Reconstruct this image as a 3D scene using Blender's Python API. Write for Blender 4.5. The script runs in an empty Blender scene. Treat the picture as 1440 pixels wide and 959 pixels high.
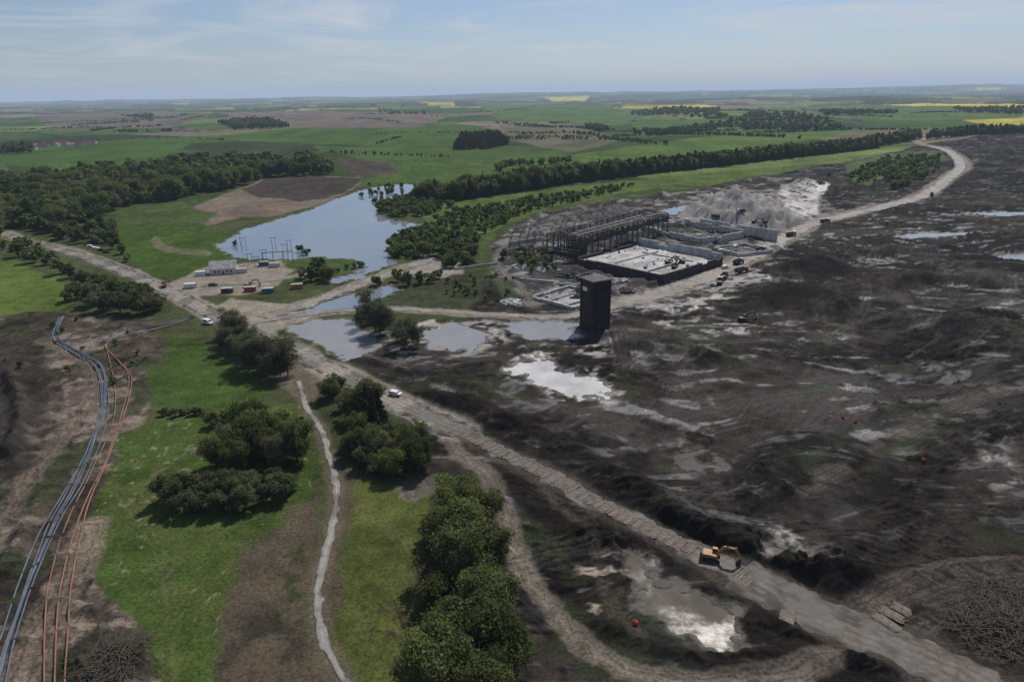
import bpy, math, numpy as np
from mathutils import Vector, Matrix, Euler
rng=np.random.default_rng(7)
sc=bpy.context.scene
COL=sc.collection
# ---------------- camera -----------------
F=960.0; PITCH=math.radians(19.8); ROLL=math.radians(0.75); CH=100.0
cam=bpy.data.objects.new("camera",bpy.data.cameras.new("camera")); COL.objects.link(cam)
cam.data.lens=24.0; cam.data.sensor_width=36; cam.data.clip_start=1; cam.data.clip_end=200000
R0=Euler((math.pi/2-PITCH,0,0)).to_matrix()@Matrix.Rotation(-ROLL,3,'Z')
cam.matrix_world=Matrix.Translation((0,0,CH))@R0.to_4x4()
sc.camera=cam
RM=np.array(R0)
def G(px,py):
    d=RM@np.array([(px-720)/F,(479.5-py)/F,-1.0]); d[2]=min(d[2],-0.0012)
    t=CH/-d[2]
    return (d[0]*t,d[1]*t)
def GP(L): return np.array([G(a,b) for a,b in L])
def spline(P,n=8):
    P=np.asarray(P,float); Q=np.vstack([2*P[0]-P[1],P,2*P[-1]-P[-2]]); out=[]
    for i in range(1,len(Q)-2):
        for k in range(n):
            t=k/n; a,b,c,d=Q[i-1],Q[i],Q[i+1],Q[i+2]
            out.append(.5*((2*b)+(-a+c)*t+(2*a-5*b+4*c-d)*t*t+(-a+3*b-3*c+d)*t**3))
    out.append(P[-1]); return np.array(out)
def SP(L,n=6): return spline(GP(L),n)
def resample(P,step):
    s=np.r_[0,np.cumsum(np.hypot(*(np.diff(P[:,:2],axis=0).T)))]
    q=np.arange(0,s[-1],step)
    return np.stack([np.interp(q,s,P[:,i]) for i in range(P.shape[1])],1)
# ---------------- noise -------------------
TAB=rng.random((256,256)).astype(np.float32)
def vn(x,y):
    xi=np.floor(x).astype(np.int64); yi=np.floor(y).astype(np.int64)
    fx=(x-xi).astype(np.float32); fy=(y-yi).astype(np.float32)
    fx=fx*fx*(3-2*fx); fy=fy*fy*(3-2*fy)
    x0=xi&255; x1=(xi+1)&255; y0=yi&255; y1=(yi+1)&255
    return (TAB[x0,y0]*(1-fx)+TAB[x1,y0]*fx)*(1-fy)+(TAB[x0,y1]*(1-fx)+TAB[x1,y1]*fx)*fy
def fbm(x,y,o=4,s=0.0):
    r=0;a=.5;t=0
    x=x+s*17.3;y=y+s*9.7
    for i in range(o):
        r=r+a*vn(x,y);t+=a;a*=.5
        x,y=x*1.62-y*1.18+5.1,x*1.18+y*1.62+3.7
    return r/t
def ridg(x,y,o=4,s=0.0):
    r=0;a=.5;t=0
    x=x+s*17.3;y=y+s*9.7
    for i in range(o):
        n=1-np.abs(2*vn(x,y)-1); r=r+a*n*n;t+=a;a*=.5
        x,y=x*1.62-y*1.18+5.1,x*1.18+y*1.62+3.7
    return r/t
def ss(x,a,b):
    t=np.clip((x-a)/(b-a),0,1); return t*t*(3-2*t)
def sdp(X,Y,P,m=15):
    out=np.full(X.shape,1e3,np.float32)
    mn=P.min(0)-m; mx=P.max(0)+m
    sel=(X>mn[0])&(X<mx[0])&(Y>mn[1])&(Y<mx[1])
    if not sel.any(): return out
    x=X[sel];y=Y[sel];d2=np.full(x.shape,1e12);ins=np.zeros(x.shape,bool)
    for i in range(len(P)):
        a=P[i];b=P[i-1];e=b-a;wx=x-a[0];wy=y-a[1]
        t=np.clip((wx*e[0]+wy*e[1])/(e@e+1e-9),0,1)
        d2=np.minimum(d2,(wx-t*e[0])**2+(wy-t*e[1])**2)
        c=((a[1]>y)!=(b[1]>y))
        if abs(e[1])>1e-9: ins^=c&(x<e[0]*(y-a[1])/e[1]+a[0])
    d=np.sqrt(d2); out[sel]=np.where(ins,-d,d); return out
def dln(X,Y,P,m=20):
    out=np.full(X.shape,1e3,np.float32)
    mn=P.min(0)-m; mx=P.max(0)+m
    sel=(X>mn[0])&(X<mx[0])&(Y>mn[1])&(Y<mx[1])
    if not sel.any(): return out
    x=X[sel];y=Y[sel];d2=np.full(x.shape,1e12)
    for i in range(len(P)-1):
        a=P[i];b=P[i+1];e=b-a;wx=x-a[0];wy=y-a[1]
        t=np.clip((wx*e[0]+wy*e[1])/(e@e+1e-9),0,1)
        d2=np.minimum(d2,(wx-t*e[0])**2+(wy-t*e[1])**2)
    out[sel]=np.sqrt(d2); return out
# ---------------- layout (ground survey) -------------------
ROADS=dict(
 main=(SP([(-60,312),(25,335),(60,345),(140,368),(215,400),(300,442),(380,480),(450,512),(520,547),(600,585),(650,608)]),10.5),
 mat=(SP([(640,604),(700,634),(770,668),(850,713),(950,762),(1060,818)]),6.6),
 lower=(SP([(1040,806),(1150,862),(1250,905),(1340,945),(1420,990),(1560,1060)]),11.0),
 plant=(SP([(335,458),(380,450),(450,440),(540,435),(620,438),(700,443),(800,445),(860,432),(920,418)]),6.5),
 haul=(SP([(850,433),(930,412),(1000,387),(1060,358),(1110,331),(1150,313),(1230,294),(1300,275),(1335,250),(1351,233),(1333,213),(1288,199),(1335,192)]),14),
 cause=(SP([(372,447),(440,425),(500,403),(560,380),(608,366)]),10),
 farm=(SP([(240,408),(290,402),(340,399),(400,392),(430,386)]),6),
)
FOOT=(SP([(420,536),(430,570),(450,602),(462,640),(473,690),(468,740),(455,790),(447,840),(452,890),(470,930),(500,985),(520,1040)]),1.9)
TRACKS=[ (SP([(625,603),(643,635),(685,668),(708,720),(730,790),(785,870),(860,932),(950,957),(1090,952),(1165,928)]),5.5,(.22,.185,.145)),
 (SP([(1195,868),(1270,832),(1340,808),(1440,800),(1560,800)]),8,(.14,.115,.095)),
 (SP([(1090,700),(1200,650),(1290,600),(1370,560),(1440,543),(1600,520)]),8,(.11,.094,.078)),
 (SP([(750,430),(725,400),(700,372),(705,350),(740,330),(800,300),(870,290)]),5,(.2,.175,.15)),
 (SP([(1240,912),(1290,880),(1350,865),(1420,835),(1500,820)]),3,(.16,.14,.11)),
 (SP([(0,735),(40,680),(100,600),(130,560),(120,510),(60,480)]),6,(.2,.155,.12)),
 (SP([(30,980),(60,880),(110,800),(130,740)]),8,(.25,.195,.15)),
 (SP([(210,720),(205,680),(225,655),(280,640)]),1.8,(.11,.10,.055)),
 (SP([(205,735),(290,742),(350,735),(420,712)]),1.8,(.11,.10,.055)),
 (SP([(165,690),(215,760),(240,840),(235,930),(250,1000)]),1.8,(.10,.095,.05)),
 (SP([(495,700),(560,760),(575,850),(560,960)]),1.8,(.11,.10,.055)),
 (SP([(510,840),(560,860),(590,900)]),2.2,(.07,.06,.04)),
 (SP([(860,500),(960,540),(1090,548),(1230,560),(1400,540)]),5,(.08,.068,.058)),
 (SP([(780,600),(900,640),(1010,620),(1130,600),(1260,570)]),4,(.075,.064,.054)),
 (SP([(880,460),(1000,480),(1150,470),(1300,430),(1440,410)]),5,(.08,.068,.058)),
 (SP([(1060,560),(1020,600),(900,620),(830,600)]),4,(.075,.064,.054)),
 (SP([(740,560),(860,600),(1000,680),(1100,730)]),4,(.075,.064,.054)),
 (SP([(760,680),(830,760),(860,850),(900,890)]),3.0,(.09,.075,.06)),
 (SP([(1290,900),(1330,870),(1320,850),(1380,840)]),2,(.16,.14,.115)),
]
RUTS=[]
rr_=np.random.default_rng(42)
for i in range(80):
    px=rr_.uniform(620,1440); py=rr_.uniform(420,800)+ (0 if px>760 else 60)
    x,y=G(px,py); n=16; fam=i//5; r5=np.random.default_rng(100+fam)
    if i%5: px,py=r5.uniform(700,1400),r5.uniform(430,780); x,y=G(px,py); x+=rr_.normal()*9; y+=rr_.normal()*9
    hd=r5.normal()*.45+(.25 if r5.random()<.6 else 1.0)+rr_.normal()*.1; cv=r5.normal()*.06; st_=r5.uniform(6,13); P=[(x,y)]
    for k in range(n):
        hd+=cv+rr_.normal()*.03; x+=math.cos(hd)*st_; y+=math.sin(hd)*st_; P.append((x,y))
    RUTS.append((np.array(P),rr_.uniform(1.0,1.4),rr_.uniform(.45,.9)))
WATER={
 'lake':[(304,345),(326,334),(345,322),(390,309),(440,294),(470,281),(505,269),(530,263),(570,259),(602,262),(582,275),(560,284),(535,290),(528,300),(548,310),(600,316),(588,324),(560,333),(545,350),(543,362),(556,370),(528,380),(505,392),(470,398),(462,392),(500,384),(516,374),(500,364),(455,361),(405,364),(350,364),(322,358)],
 'channel':[(424,438),(460,424),(512,410),(548,402),(560,408),(520,424),(508,436),(470,440)],
 'pond':[(403,458),(440,450),(497,448),(506,462),(535,480),(524,494),(488,505),(453,489),(428,476)],
 'tower pond':[(706,454),(745,450),(810,455),(814,475),(745,479),(722,469)],
 'silt pond':[(594,470),(630,455),(668,461),(694,475),(665,493),(610,489)],
 'silt glare pool':[(708,519),(730,512),(752,500),(772,508),(784,518),(820,528),(862,546),(852,560),(820,557),(800,560),(780,548),(748,540),(735,527)],
 'pool':[(886,774),(908,780),(932,810),(967,828),(1012,844),(1046,864),(1054,910),(1010,910),(958,888),(922,862),(896,830)],
 'small pool':[(1062,756),(1095,760),(1135,772),(1120,786),(1078,780)],
 'far puddle':[(1362,300),(1400,298),(1470,300),(1470,305),(1400,303.5)],
 'far pool':[(1256,333),(1290,328),(1340,327),(1400,329.5),(1340,331.5),(1280,335)],
 'edge pool':[(1390,361),(1415,356),(1470,357),(1480,368),(1410,368)],
 'works pool':[(930,297),(960,289),(985,292),(975,301),(940,303)],
 'ditch':[(560,668),(590,668),(612,685),(600,697),(575,690)],
 'roadside puddle':[(560,575),(600,586),(640,600),(625,606),(585,597)],
 'verge puddle':[(610,542),(632,541),(634,552),(615,553)],
 'mud puddle':[(950,655),(985,648),(1020,652),(1000,662),(965,664)],
 'works pond':[(762,408),(800,398),(815,408),(790,428),(770,425)],
}
WATER={k:GP(v) for k,v in WATER.items()}
BERMS=[ (SP([(600,556),(680,582),(760,612),(850,660),(925,705),(975,740),(1050,768),(1130,798)]),8,2.3),
 (SP([(845,880),(900,900),(960,918),(1060,930),(1130,915)]),5,1.8),
 (SP([(1140,800),(1220,818),(1290,812),(1350,798),(1440,792)]),4.5,1.5),
 (SP([(1180,800),(1240,750),(1280,690),(1350,622),(1440,598),(1560,580)]),11,1.4),
 (SP([(950,770),(1010,800),(1060,838),(1110,862)]),4.5,1.0),
 (SP([(700,640),(740,700),(800,740),(870,770)]),5,1.1),
 (SP([(15,530),(30,570),(28,610),(15,640)]),5,3.4),
 (SP([(500,505),(560,520),(640,540),(700,560)]),5,1.4),
 (SP([(1210,930),(1235,955),(1225,985)]),7,2.4),
 (SP([(560,470),(610,452),(700,450)]),3,1.0),
 (SP([(1300,480),(1360,450),(1500,430)]),14,3),
 (SP([(980,440),(1080,430),(1180,440)]),14,3.5),
 (SP([(700,330),(760,305),(850,288),(940,275)]),7,2.5),
 (SP([(120,940),(190,915),(215,935)]),4,2.2),
 (SP([(860,470),(900,490),(990,500),(1060,520)]),9,2.5),
 (SP([(1120,380),(1200,360),(1330,350)]),16,4),
 (SP([(1150,440),(1250,400),(1400,395)]),14,3.5),
 (SP([(900,590),(960,610),(1060,650),(1100,690)]),7,1.8),
 (SP([(60,700),(20,780),(-20,860)]),4,1.8),
 (SP([(1110,880),(1200,925),(1300,975)]),3,.9),
]
HEAPS=[(G(1032,309),50,27),(G(995,305),32,19),(G(838,388),8,4),(G(690,408),22,6),(G(655,400),14,4),(G(1165,250),10,4),(G(1110,418),34,6),(G(740,418),10,3),(G(1235,945),5,3),(G(1180,925),4,1.5),(G(1080,300),28,15),(G(900,300),14,5),(G(1150,380),26,5),(G(730,360),12,4),(G(1060,285),26,10)]
MUD=GP([(470,500),(520,492),(600,482),(660,455),(690,400),(690,340),(760,300),(870,285),(1000,262),(1140,234),(1200,228),(1280,207),(1440,180),(1700,165),(2300,160),(2300,1500),(560,1500),(590,1000),(600,860),(600,700),(560,655),(600,610),(540,560)])
DIRT=GP([(-400,452),(60,440),(210,448),(225,480),(215,540),(205,590),(160,650),(128,740),(135,770),(180,850),(215,905),(240,960),(260,1500),(-900,1500)])
def wdist(X,Y):
    r=np.full(X.shape,1e3,np.float32)
    for P in WATER.values(): r=np.minimum(r,sdp(X,Y,P,10))
    return r
def roadflat(X,Y):
    f=np.zeros(X.shape,np.float32)
    for P,w in ROADS.values():
        d=dln(X,Y,P,16); f=np.maximum(f,1-ss(d,w/2+.8,w/2+4))
    d=dln(X,Y,FOOT[0],16); f=np.maximum(f,1-ss(d,2,4))
    return f
def flow(X,Y):
    sx=X+46*(fbm(X/70,Y/70,3,71)-.5); sy=Y+60*(fbm(X/75,Y/75,3,72)-.5); return sx,sy
def H(X,Y,parts=None):
    X=np.atleast_1d(np.asarray(X,float));Y=np.atleast_1d(np.asarray(Y,float))
    D=np.hypot(X,Y)
    rf=roadflat(X,Y); wd=wdist(X+(fbm(X/4,Y/4,4,2)-.5)*11,Y+(fbm(X/4,Y/4,4,4)-.5)*11)
    md=ss(-sdp(X,Y,MUD,30),-4,8)
    md=md*(1-ss(D,1500,2500))
    sx,sy=flow(X,Y)
    rut=ridg(sx/34,sy/2.6,3,15)*ss(fbm(X/24,Y/24,3,18),.42,.58)
    rgh=ss(fbm(X/28,Y/28,3,14),.38,.6)
    clod=ridg(X/3.2,Y/3.2,4,6); lump=ridg(sx/16,sy/9,4,19); ter=fbm(sx/60,sy/26,3,17)*6; ter=(np.floor(ter)+ss(ter-np.floor(ter),.0,.35))*1.0
    h=md*(3.0*fbm(sx/50,sy/34,3,1)+ter+1.9*(lump-.3)+.35*rut+(.35+.75*rgh)*clod**1.4-5.1)
    h=h+(1-md)*(.35*fbm(X/12,Y/12,3,9))*(1-ss(D,1200,1600))
    dm=ss(-sdp(X,Y,DIRT,20),-2,5)*(1-ss(D,400,600)); h=h+dm*(1.8*ridg(X/8,Y/8,5,20)**1.4-.2)
    tk=np.zeros(X.shape)
    for P,w,c in TRACKS[:3]:
        tk=np.maximum(tk,1-ss(dln(X,Y,P,12),w*.4,w*.9))
    h=h*(1-.8*tk)
    bn_=.55+.6*fbm(X/7,Y/7,3,25)+.35*ridg(X/3,Y/3,3,11)
    for P,w,hh in BERMS:
        d=dln(X,Y,P,30); k=np.exp(-(d/(w*.55))**2)
        h=h+hh*k*bn_
    rl=np.zeros(X.shape,np.float32); rd=np.zeros(X.shape,np.float32)
    for P,g_,a in RUTS:
        d=dln(X,Y,P,5); k1=a*np.exp(-((d-g_)/.45)**2); k2=a*np.exp(-((d-g_-.95)/.5)**2)+.5*a*(d<g_-.5)
        rd=np.maximum(rd,k1); rl=np.maximum(rl,k2)
    h=h+md*(.4*rl-.4*rd)*(h>.2)
    h=h*(1-rf)
    for c,r,hh in HEAPS:
        ng=fbm(X/14,Y/14,4,12)-.5; d=np.hypot(X-c[0],(Y-c[1])*1.0)*(1+1.0*ng); q=np.clip(1-d/r,0,1); 
        if hh>9: q=q+.05*np.sin(q*22+ng*6)*(q>0)*(q<.95)
        h=np.maximum(h,hh*np.clip(q,0,1)**1.0*(.8+.4*ridg(X/7,Y/7,4,13)))
    h=np.maximum(h,0.0)
    h=h*ss(wd,0,3.5)
    h=np.where(wd<1.0,-.9*ss(-wd,-1.0,2.2)+.55*ridg(X/5,Y/3,4,16)*(1-ss(-wd,1,4.5))*ss(-wd,-1,1)*md,h)
    far=ss(Y,1000,3500)
    h=h+far*60*(fbm(X/650,Y/650,4,21)-.45)+ss(Y,4000,12000)*90*(fbm(X/2600,Y/3000,4,22)-.4)
    h=h+ss(Y,12000,24000)*(190*(fbm(X/6000,Y/9000,4,23)-.25)+55+80*np.clip(X/16000,-1,1))
    if parts is not None: parts.update(rf=rf,wd=wd,md=md,D=D,rut=rut,sx=sx,sy=sy,clod=clod,lump=lump,rl=rl,rd=rd,rgh=rgh)
    return h
def Hz(x,y): return float(H(x,y)[0])
# ---------------- materials ----------------
def newmat(name):
    m=bpy.data.materials.new(name); m.use_nodes=True; nt=m.node_tree
    return m,nt,nt.nodes['Principled BSDF']
def N(nt,t,**k):
    n=nt.nodes.new(t)
    for a,b in k.items(): setattr(n,a,b)
    return n
def mix(nt,f,a,b,mode='MIX'):
    n=N(nt,'ShaderNodeMix',data_type='RGBA',blend_type=mode)
    for s,v in ((0,f),(6,a),(7,b)):
        if hasattr(v,'is_output'): nt.links.new(v,n.inputs[s])
        else: n.inputs[s].default_value=v if s==0 else (*v,1) if len(v)==3 else v
    return n.outputs[2]
def noise(nt,scale,det=6,rough=.6,vec=None,dist=0):
    n=N(nt,'ShaderNodeTexNoise'); n.inputs['Scale'].default_value=scale; n.inputs['Detail'].default_value=det; n.inputs['Roughness'].default_value=rough; n.inputs['Distortion'].default_value=dist
    if vec is None:
        g=N(nt,'ShaderNodeNewGeometry'); vec=g.outputs['Position']
    nt.links.new(vec,n.inputs['Vector']); return n.outputs['Fac']
def ramp(nt,f,a,b,ca=(0,0,0),cb=(1,1,1)):
    r=N(nt,'ShaderNodeValToRGB'); r.color_ramp.elements[0].position=a; r.color_ramp.elements[1].position=b
    r.color_ramp.elements[0].color=(*ca,1); r.color_ramp.elements[1].color=(*cb,1); nt.links.new(f,r.inputs[0]); return r.outputs[0]
def bump(nt,b,h,st=.5,dist=.1):
    n=N(nt,'ShaderNodeBump'); n.inputs['Strength'].default_value=st; n.inputs['Distance'].default_value=dist
    nt.links.new(h,n.inputs['Height']); nt.links.new(n.outputs[0],b.inputs['Normal']); return n
def simple(name,c,rough=.7,metal=0,var=.35,sc_=1.5,bmp=.2,obj=True):
    m,nt,b=newmat(name)
    tc=N(nt,'ShaderNodeTexCoord')
    v=tc.outputs['Object'] if obj else None
    n=noise(nt,sc_,6,.65,v)
    col=ramp(nt,n,.3,.7,tuple(x*(1-var) for x in c),tuple(min(1,x*(1+var)) for x in c))
    nt.links.new(col,b.inputs['Base Color']); b.inputs['Roughness'].default_value=rough; b.inputs['Metallic'].default_value=metal
    if bmp: bump(nt,b,n,bmp,.05)
    return m
def ground_mat():
    m,nt,b=newmat("ground_surface")
    a=N(nt,'ShaderNodeAttribute',attribute_name='gcol'); w=N(nt,'ShaderNodeAttribute',attribute_name='gdat')
    sp=N(nt,'ShaderNodeSeparateColor'); nt.links.new(w.outputs['Color'],sp.inputs[0])
    n1=noise(nt,1.3,10,.75); n2=noise(nt,.12,6,.6)
    v1=ramp(nt,n1,.35,.67,(.48,.48,.48),(1.6,1.6,1.6)); v2=ramp(nt,n2,.3,.7,(.75,.75,.75),(1.25,1.25,1.25))
    c=mix(nt,1.0,a.outputs['Color'],v1,'MULTIPLY'); c=mix(nt,1.0,c,v2,'MULTIPLY')
    nt.links.new(c,b.inputs['Base Color'])
    n3=noise(nt,.6,8,.7)
    mt=N(nt,'ShaderNodeMath',operation='MULTIPLY_ADD'); nt.links.new(sp.outputs[0],mt.inputs[0]); mt.inputs[1].default_value=-.8; mt.inputs[2].default_value=.95
    m2=N(nt,'ShaderNodeMath',operation='MULTIPLY_ADD'); nt.links.new(n3,m2.inputs[0]); m2.inputs[1].default_value=.7; nt.links.new(mt.outputs[0],m2.inputs[2]); 
    m3=N(nt,'ShaderNodeMath',operation='SUBTRACT'); nt.links.new(m2.outputs[0],m3.inputs[0]); m3.inputs[1].default_value=.35; m3.use_clamp=True
    nt.links.new(m3.outputs[0],b.inputs['Roughness'])
    sl=N(nt,'ShaderNodeMath',operation='MULTIPLY_ADD'); nt.links.new(sp.outputs[0],sl.inputs[0]); sl.inputs[1].default_value=.6; sl.inputs[2].default_value=.005
    nt.links.new(sl.outputs[0],b.inputs['Specular IOR Level'])
    bn=bump(nt,b,n1,1.0,.6); nt.links.new(sp.outputs[1],bn.inputs['Strength'])
    return m
def water_mat(name,c,rough,bs=.03,r2=None,rs=.35,th=(.56,.66),va=.3):
    m,nt,b=newmat(name)
    n=noise(nt,.07,6,.65); nt.links.new(ramp(nt,n,.3,.7,tuple(x*(1-va) for x in c),tuple(x*(1+va*.7) for x in c)),b.inputs['Base Color'])
    b.inputs['Roughness'].default_value=rough; b.inputs['IOR'].default_value=1.33
    if r2: nt.links.new(ramp(nt,noise(nt,rs,7,.65),th[0],th[1],(rough,)*3,(r2,)*3),b.inputs['Roughness'])
    bump(nt,b,noise(nt,1.2,4,.6),bs,.2); return m
def foliage_mat(name,dark,light,rnd=.3,tr_=.35,alt=None):
    m,nt,b=newmat(name)
    a=N(nt,'ShaderNodeAttribute',attribute_name='shade'); oi=N(nt,'ShaderNodeObjectInfo')
    col=mix(nt,a.outputs['Fac'],dark,light)
    if alt:
        mh=N(nt,'ShaderNodeMath',operation='FRACT'); mm_=N(nt,'ShaderNodeMath',operation='MULTIPLY'); nt.links.new(oi.outputs['Random'],mm_.inputs[0]); mm_.inputs[1].default_value=7.3; nt.links.new(mm_.outputs[0],mh.inputs[0])
        c2=mix(nt,a.outputs['Fac'],dark,alt); col=mix(nt,mh.outputs[0],col,c2)
    mr=N(nt,'ShaderNodeMapRange'); nt.links.new(oi.outputs['Random'],mr.inputs[0]); mr.inputs[3].default_value=1-rnd; mr.inputs[4].default_value=1+rnd
    col=mix(nt,1.0,col,mr.outputs[0],'MULTIPLY')
    nt.links.new(col,b.inputs['Base Color']); b.inputs['Roughness'].default_value=.7; b.inputs['Specular IOR Level'].default_value=.2
    tr=N(nt,'ShaderNodeBsdfTranslucent'); nt.links.new(mix(nt,1.0,col,(1.3,1.5,.7),'MULTIPLY'),tr.inputs[0]); ms=N(nt,'ShaderNodeMixShader'); ms.inputs[0].default_value=tr_
    nt.links.new(b.outputs[0],ms.inputs[1]); nt.links.new(tr.outputs[0],ms.inputs[2]); nt.links.new(ms.outputs[0],nt.nodes['Material Output'].inputs[0])
    return m
def road_mat(name,c,rut=.35,sp_=.3,rl=.42):
    m,nt,b=newmat(name)
    a=N(nt,'ShaderNodeAttribute',attribute_name='rdat'); sp=N(nt,'ShaderNodeSeparateColor'); nt.links.new(a.outputs['Color'],sp.inputs[0])
    n1=noise(nt,.8,9,.75); n2=noise(nt,.08,6,.65,None,1.0)
    base=ramp(nt,n1,.33,.67,tuple(x*.5 for x in c),tuple(x*1.3 for x in c))
    v=ramp(nt,n2,.35,.65,(.55,.53,.51),(1.12,1.12,1.12)); base=mix(nt,1.0,base,v,'MULTIPLY')
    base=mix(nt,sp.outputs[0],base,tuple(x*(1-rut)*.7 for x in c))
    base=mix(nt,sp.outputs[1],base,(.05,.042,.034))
    nt.links.new(base,b.inputs['Base Color']); nt.links.new(ramp(nt,n2,.42,.55,(rl,)*3,(.9,.9,.9)),b.inputs['Roughness']); b.inputs['Specular IOR Level'].default_value=sp_
    bump(nt,b,n1,.9,.35); return m
M_ground=ground_mat()
M_lake=water_mat("lake_water",(.19,.225,.265),.05,.015,va=.05); M_pond=water_mat("muddy_sheen_water",(.25,.25,.245),.06,.012,va=.12); M_pool=water_mat("brown_water",(.12,.10,.076),.05,.05,.24,.10,(.44,.60)); M_siltglare=water_mat("silt_glare_water",(.55,.53,.50),.12,.04,.3,.2,(.45,.6)); M_thin=water_mat("shallow_water",(.28,.285,.29),.12,.03)  # lake, pond bases include painted sky reflection; silt pool mixes silt and sun glare
M_road=road_mat("dirt_road_surface",(.38,.335,.275)); M_road2=road_mat("muddy_road_surface",(.18,.15,.118),.5,.5,.4); M_foot=road_mat("path_surface",(.45,.42,.37),.2)
M_f1=foliage_mat("broadleaf_foliage",(.034,.05,.018),(.17,.20,.062),.35,.42,(.20,.195,.09)); M_f2=foliage_mat("bush_foliage",(.04,.056,.024),(.165,.19,.085),.3,.38,(.18,.18,.105))
M_f3=foliage_mat("willow_twigs",(.055,.055,.038),(.17,.165,.11)); M_f4=foliage_mat("conifer_foliage",(.012,.022,.012),(.04,.056,.024),.3,.15)
M_far=foliage_mat("woodland_foliage",(.02,.032,.013),(.18,.21,.075),.0,.3)
M_bark=simple("bark",(.09,.07,.05),.9)
M_conc=simple("concrete",(.42,.41,.385),.85,0,.45,.35); M_dark=simple("dark_wall",(.04,.035,.032),.8,0,.65,.35); M_black=simple("blackened_wall",(.022,.018,.016),.85,0,.6,.3); M_steel=simple("dark_steel",(.07,.062,.055),.6,.3,.5,.5); M_gal=simple("galvanised_steel",(.20,.19,.18),.6,.2,.35,.5)
M_cap=simple("weathered_roof_felt",(.13,.125,.12),.85,0,.3)
M_white=simple("white_paint",(.7,.7,.68),.5,0,.1); M_glass=simple("dark_glass",(.02,.025,.03),.1,0,.1,1,0)
M_orange=simple("orange_paint",(.32,.155,.035),.55,0,.4,2); M_red=simple("red_paint",(.4,.05,.035),.5,0,.25); M_tyre=simple("rubber",(.02,.02,.02),.85,0,.2); M_buoy=simple("red_buoy_paint",(.6,.04,.02),.4,0,.1)
M_blue=simple("blue_paint",(.06,.14,.28),.5,0,.2); M_roofr=simple("tiled_roof",(.17,.08,.06),.8); M_plaster=simple("plaster",(.55,.53,.48),.8,0,.15)
M_wood=simple("timber",(.14,.112,.085),.85,0,.65,1.2); M_pipeb=simple("grey_pipe",(.09,.11,.145),.42,0,.5,.15); M_pipeo=simple("rust_pipe",(.22,.10,.06),.65,0,.5,.15)
# ---------------- mesh helpers -----------------
def mesh_np(name,V,Fq,mat=None,smooth=False,k=4):
    me=bpy.data.meshes.new(name); V=np.asarray(V,np.float32); Fq=np.ascontiguousarray(Fq,np.int32)
    me.vertices.add(len(V)); me.vertices.foreach_set('co',V.ravel())
    me.loops.add(Fq.size); me.loops.foreach_set('vertex_index',Fq.ravel())
    me.polygons.add(len(Fq)); me.polygons.foreach_set('loop_start',np.arange(0,Fq.size,k,dtype=np.int32))
    if smooth: me.polygons.foreach_set('use_smooth',np.ones(len(Fq),bool))
    me.update(calc_edges=True)
    if mat: me.materials.append(mat)
    return me
def cattr(me,name,C):
    a=me.color_attributes.new(name,'FLOAT_COLOR','POINT'); C=np.asarray(C,np.float32)
    if C.shape[1]==3: C=np.c_[C,np.ones(len(C),np.float32)]
    a.data.foreach_set('color',np.ascontiguousarray(C,np.float32).ravel())
def link(name,me,parent=None,loc=(0,0,0),rz=0):
    o=bpy.data.objects.new(name,me); COL.objects.link(o); o.location=loc; o.rotation_euler=(0,0,rz)
    if parent: o.parent=parent
    return o
def tag(o,label,cat,group=None,kind=None):
    o["label"]=label; o["category"]=cat
    if group: o["group"]=group
    if kind: o["kind"]=kind
    return o
def empty(name,loc,rz,label,cat,group=None):
    o=link(name,None,None,loc,rz); o.empty_display_size=1; return tag(o,label,cat,group)
class B:
    def __init__(s): s.v=[];s.f=[]
    def add(s,v,f):
        n=len(s.v); s.v+= [tuple(map(float,p)) for p in v]; s.f+=[tuple(n+i for i in q) for q in f]; return s
    def box(s,cx,cy,cz,sx,sy,sz,rz=0,taper=1,tilt=0):
        c,n=math.cos(rz),math.sin(rz); v=[]
        for k in (-1,1):
            t=taper if k>0 else 1
            for a,b in ((-1,-1),(1,-1),(1,1),(-1,1)):
                x=a*sx/2*t;y=b*sy/2*t; v.append((cx+x*c-y*n,cy+x*n+y*c,cz+k*sz/2+x*tilt))
        return s.add(v,[(3,2,1,0),(4,5,6,7),(0,1,5,4),(1,2,6,5),(2,3,7,6),(3,0,4,7)])
    def tube(s,P,r,n=8,cap=True):
        P=[Vector(p) for p in P]; R=r if hasattr(r,'__len__') else [r]*len(P); v=[];f=[]
        for i,p in enumerate(P):
            t=(P[min(i+1,len(P)-1)]-P[max(i-1,0)]).normalized(); u=t.cross(Vector((0,0,1)))
            if u.length<.01: u=Vector((1,0,0))
            u.normalize(); w=u.cross(t)
            for k in range(n):
                a=2*math.pi*(k+.5)/n; v.append(p+(u*math.cos(a)+w*math.sin(a))*R[i])
        for i in range(len(P)-1):
            for k in range(n): f.append((i*n+k,i*n+(k+1)%n,(i+1)*n+(k+1)%n,(i+1)*n+k))
        if cap: f.append(tuple(range(n)));f.append(tuple(range(len(P)*n-1,(len(P)-1)*n-1,-1)))
        return s.add(v,f)
    def beam(s,p,q,w): return s.tube([p,q],w*.7,4)
    def prism(s,prof,y0,y1):
        n=len(prof); v=[(a,y0,b) for a,b in prof]+[(a,y1,b) for a,b in prof]
        return s.add(v,[tuple(range(n)),tuple(range(2*n-1,n-1,-1))]+[(i,i+n,(i+1)%n+n,(i+1)%n) for i in range(n)])
    def mesh(s,name,mat):
        me=bpy.data.meshes.new(name); me.from_pydata(s.v,[],s.f); me.update(); me.materials.append(mat); return me
    def make(s,name,mat,parent=None,loc=(0,0,0),rz=0): return link(name,s.mesh(name,mat),parent,loc,rz)
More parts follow.
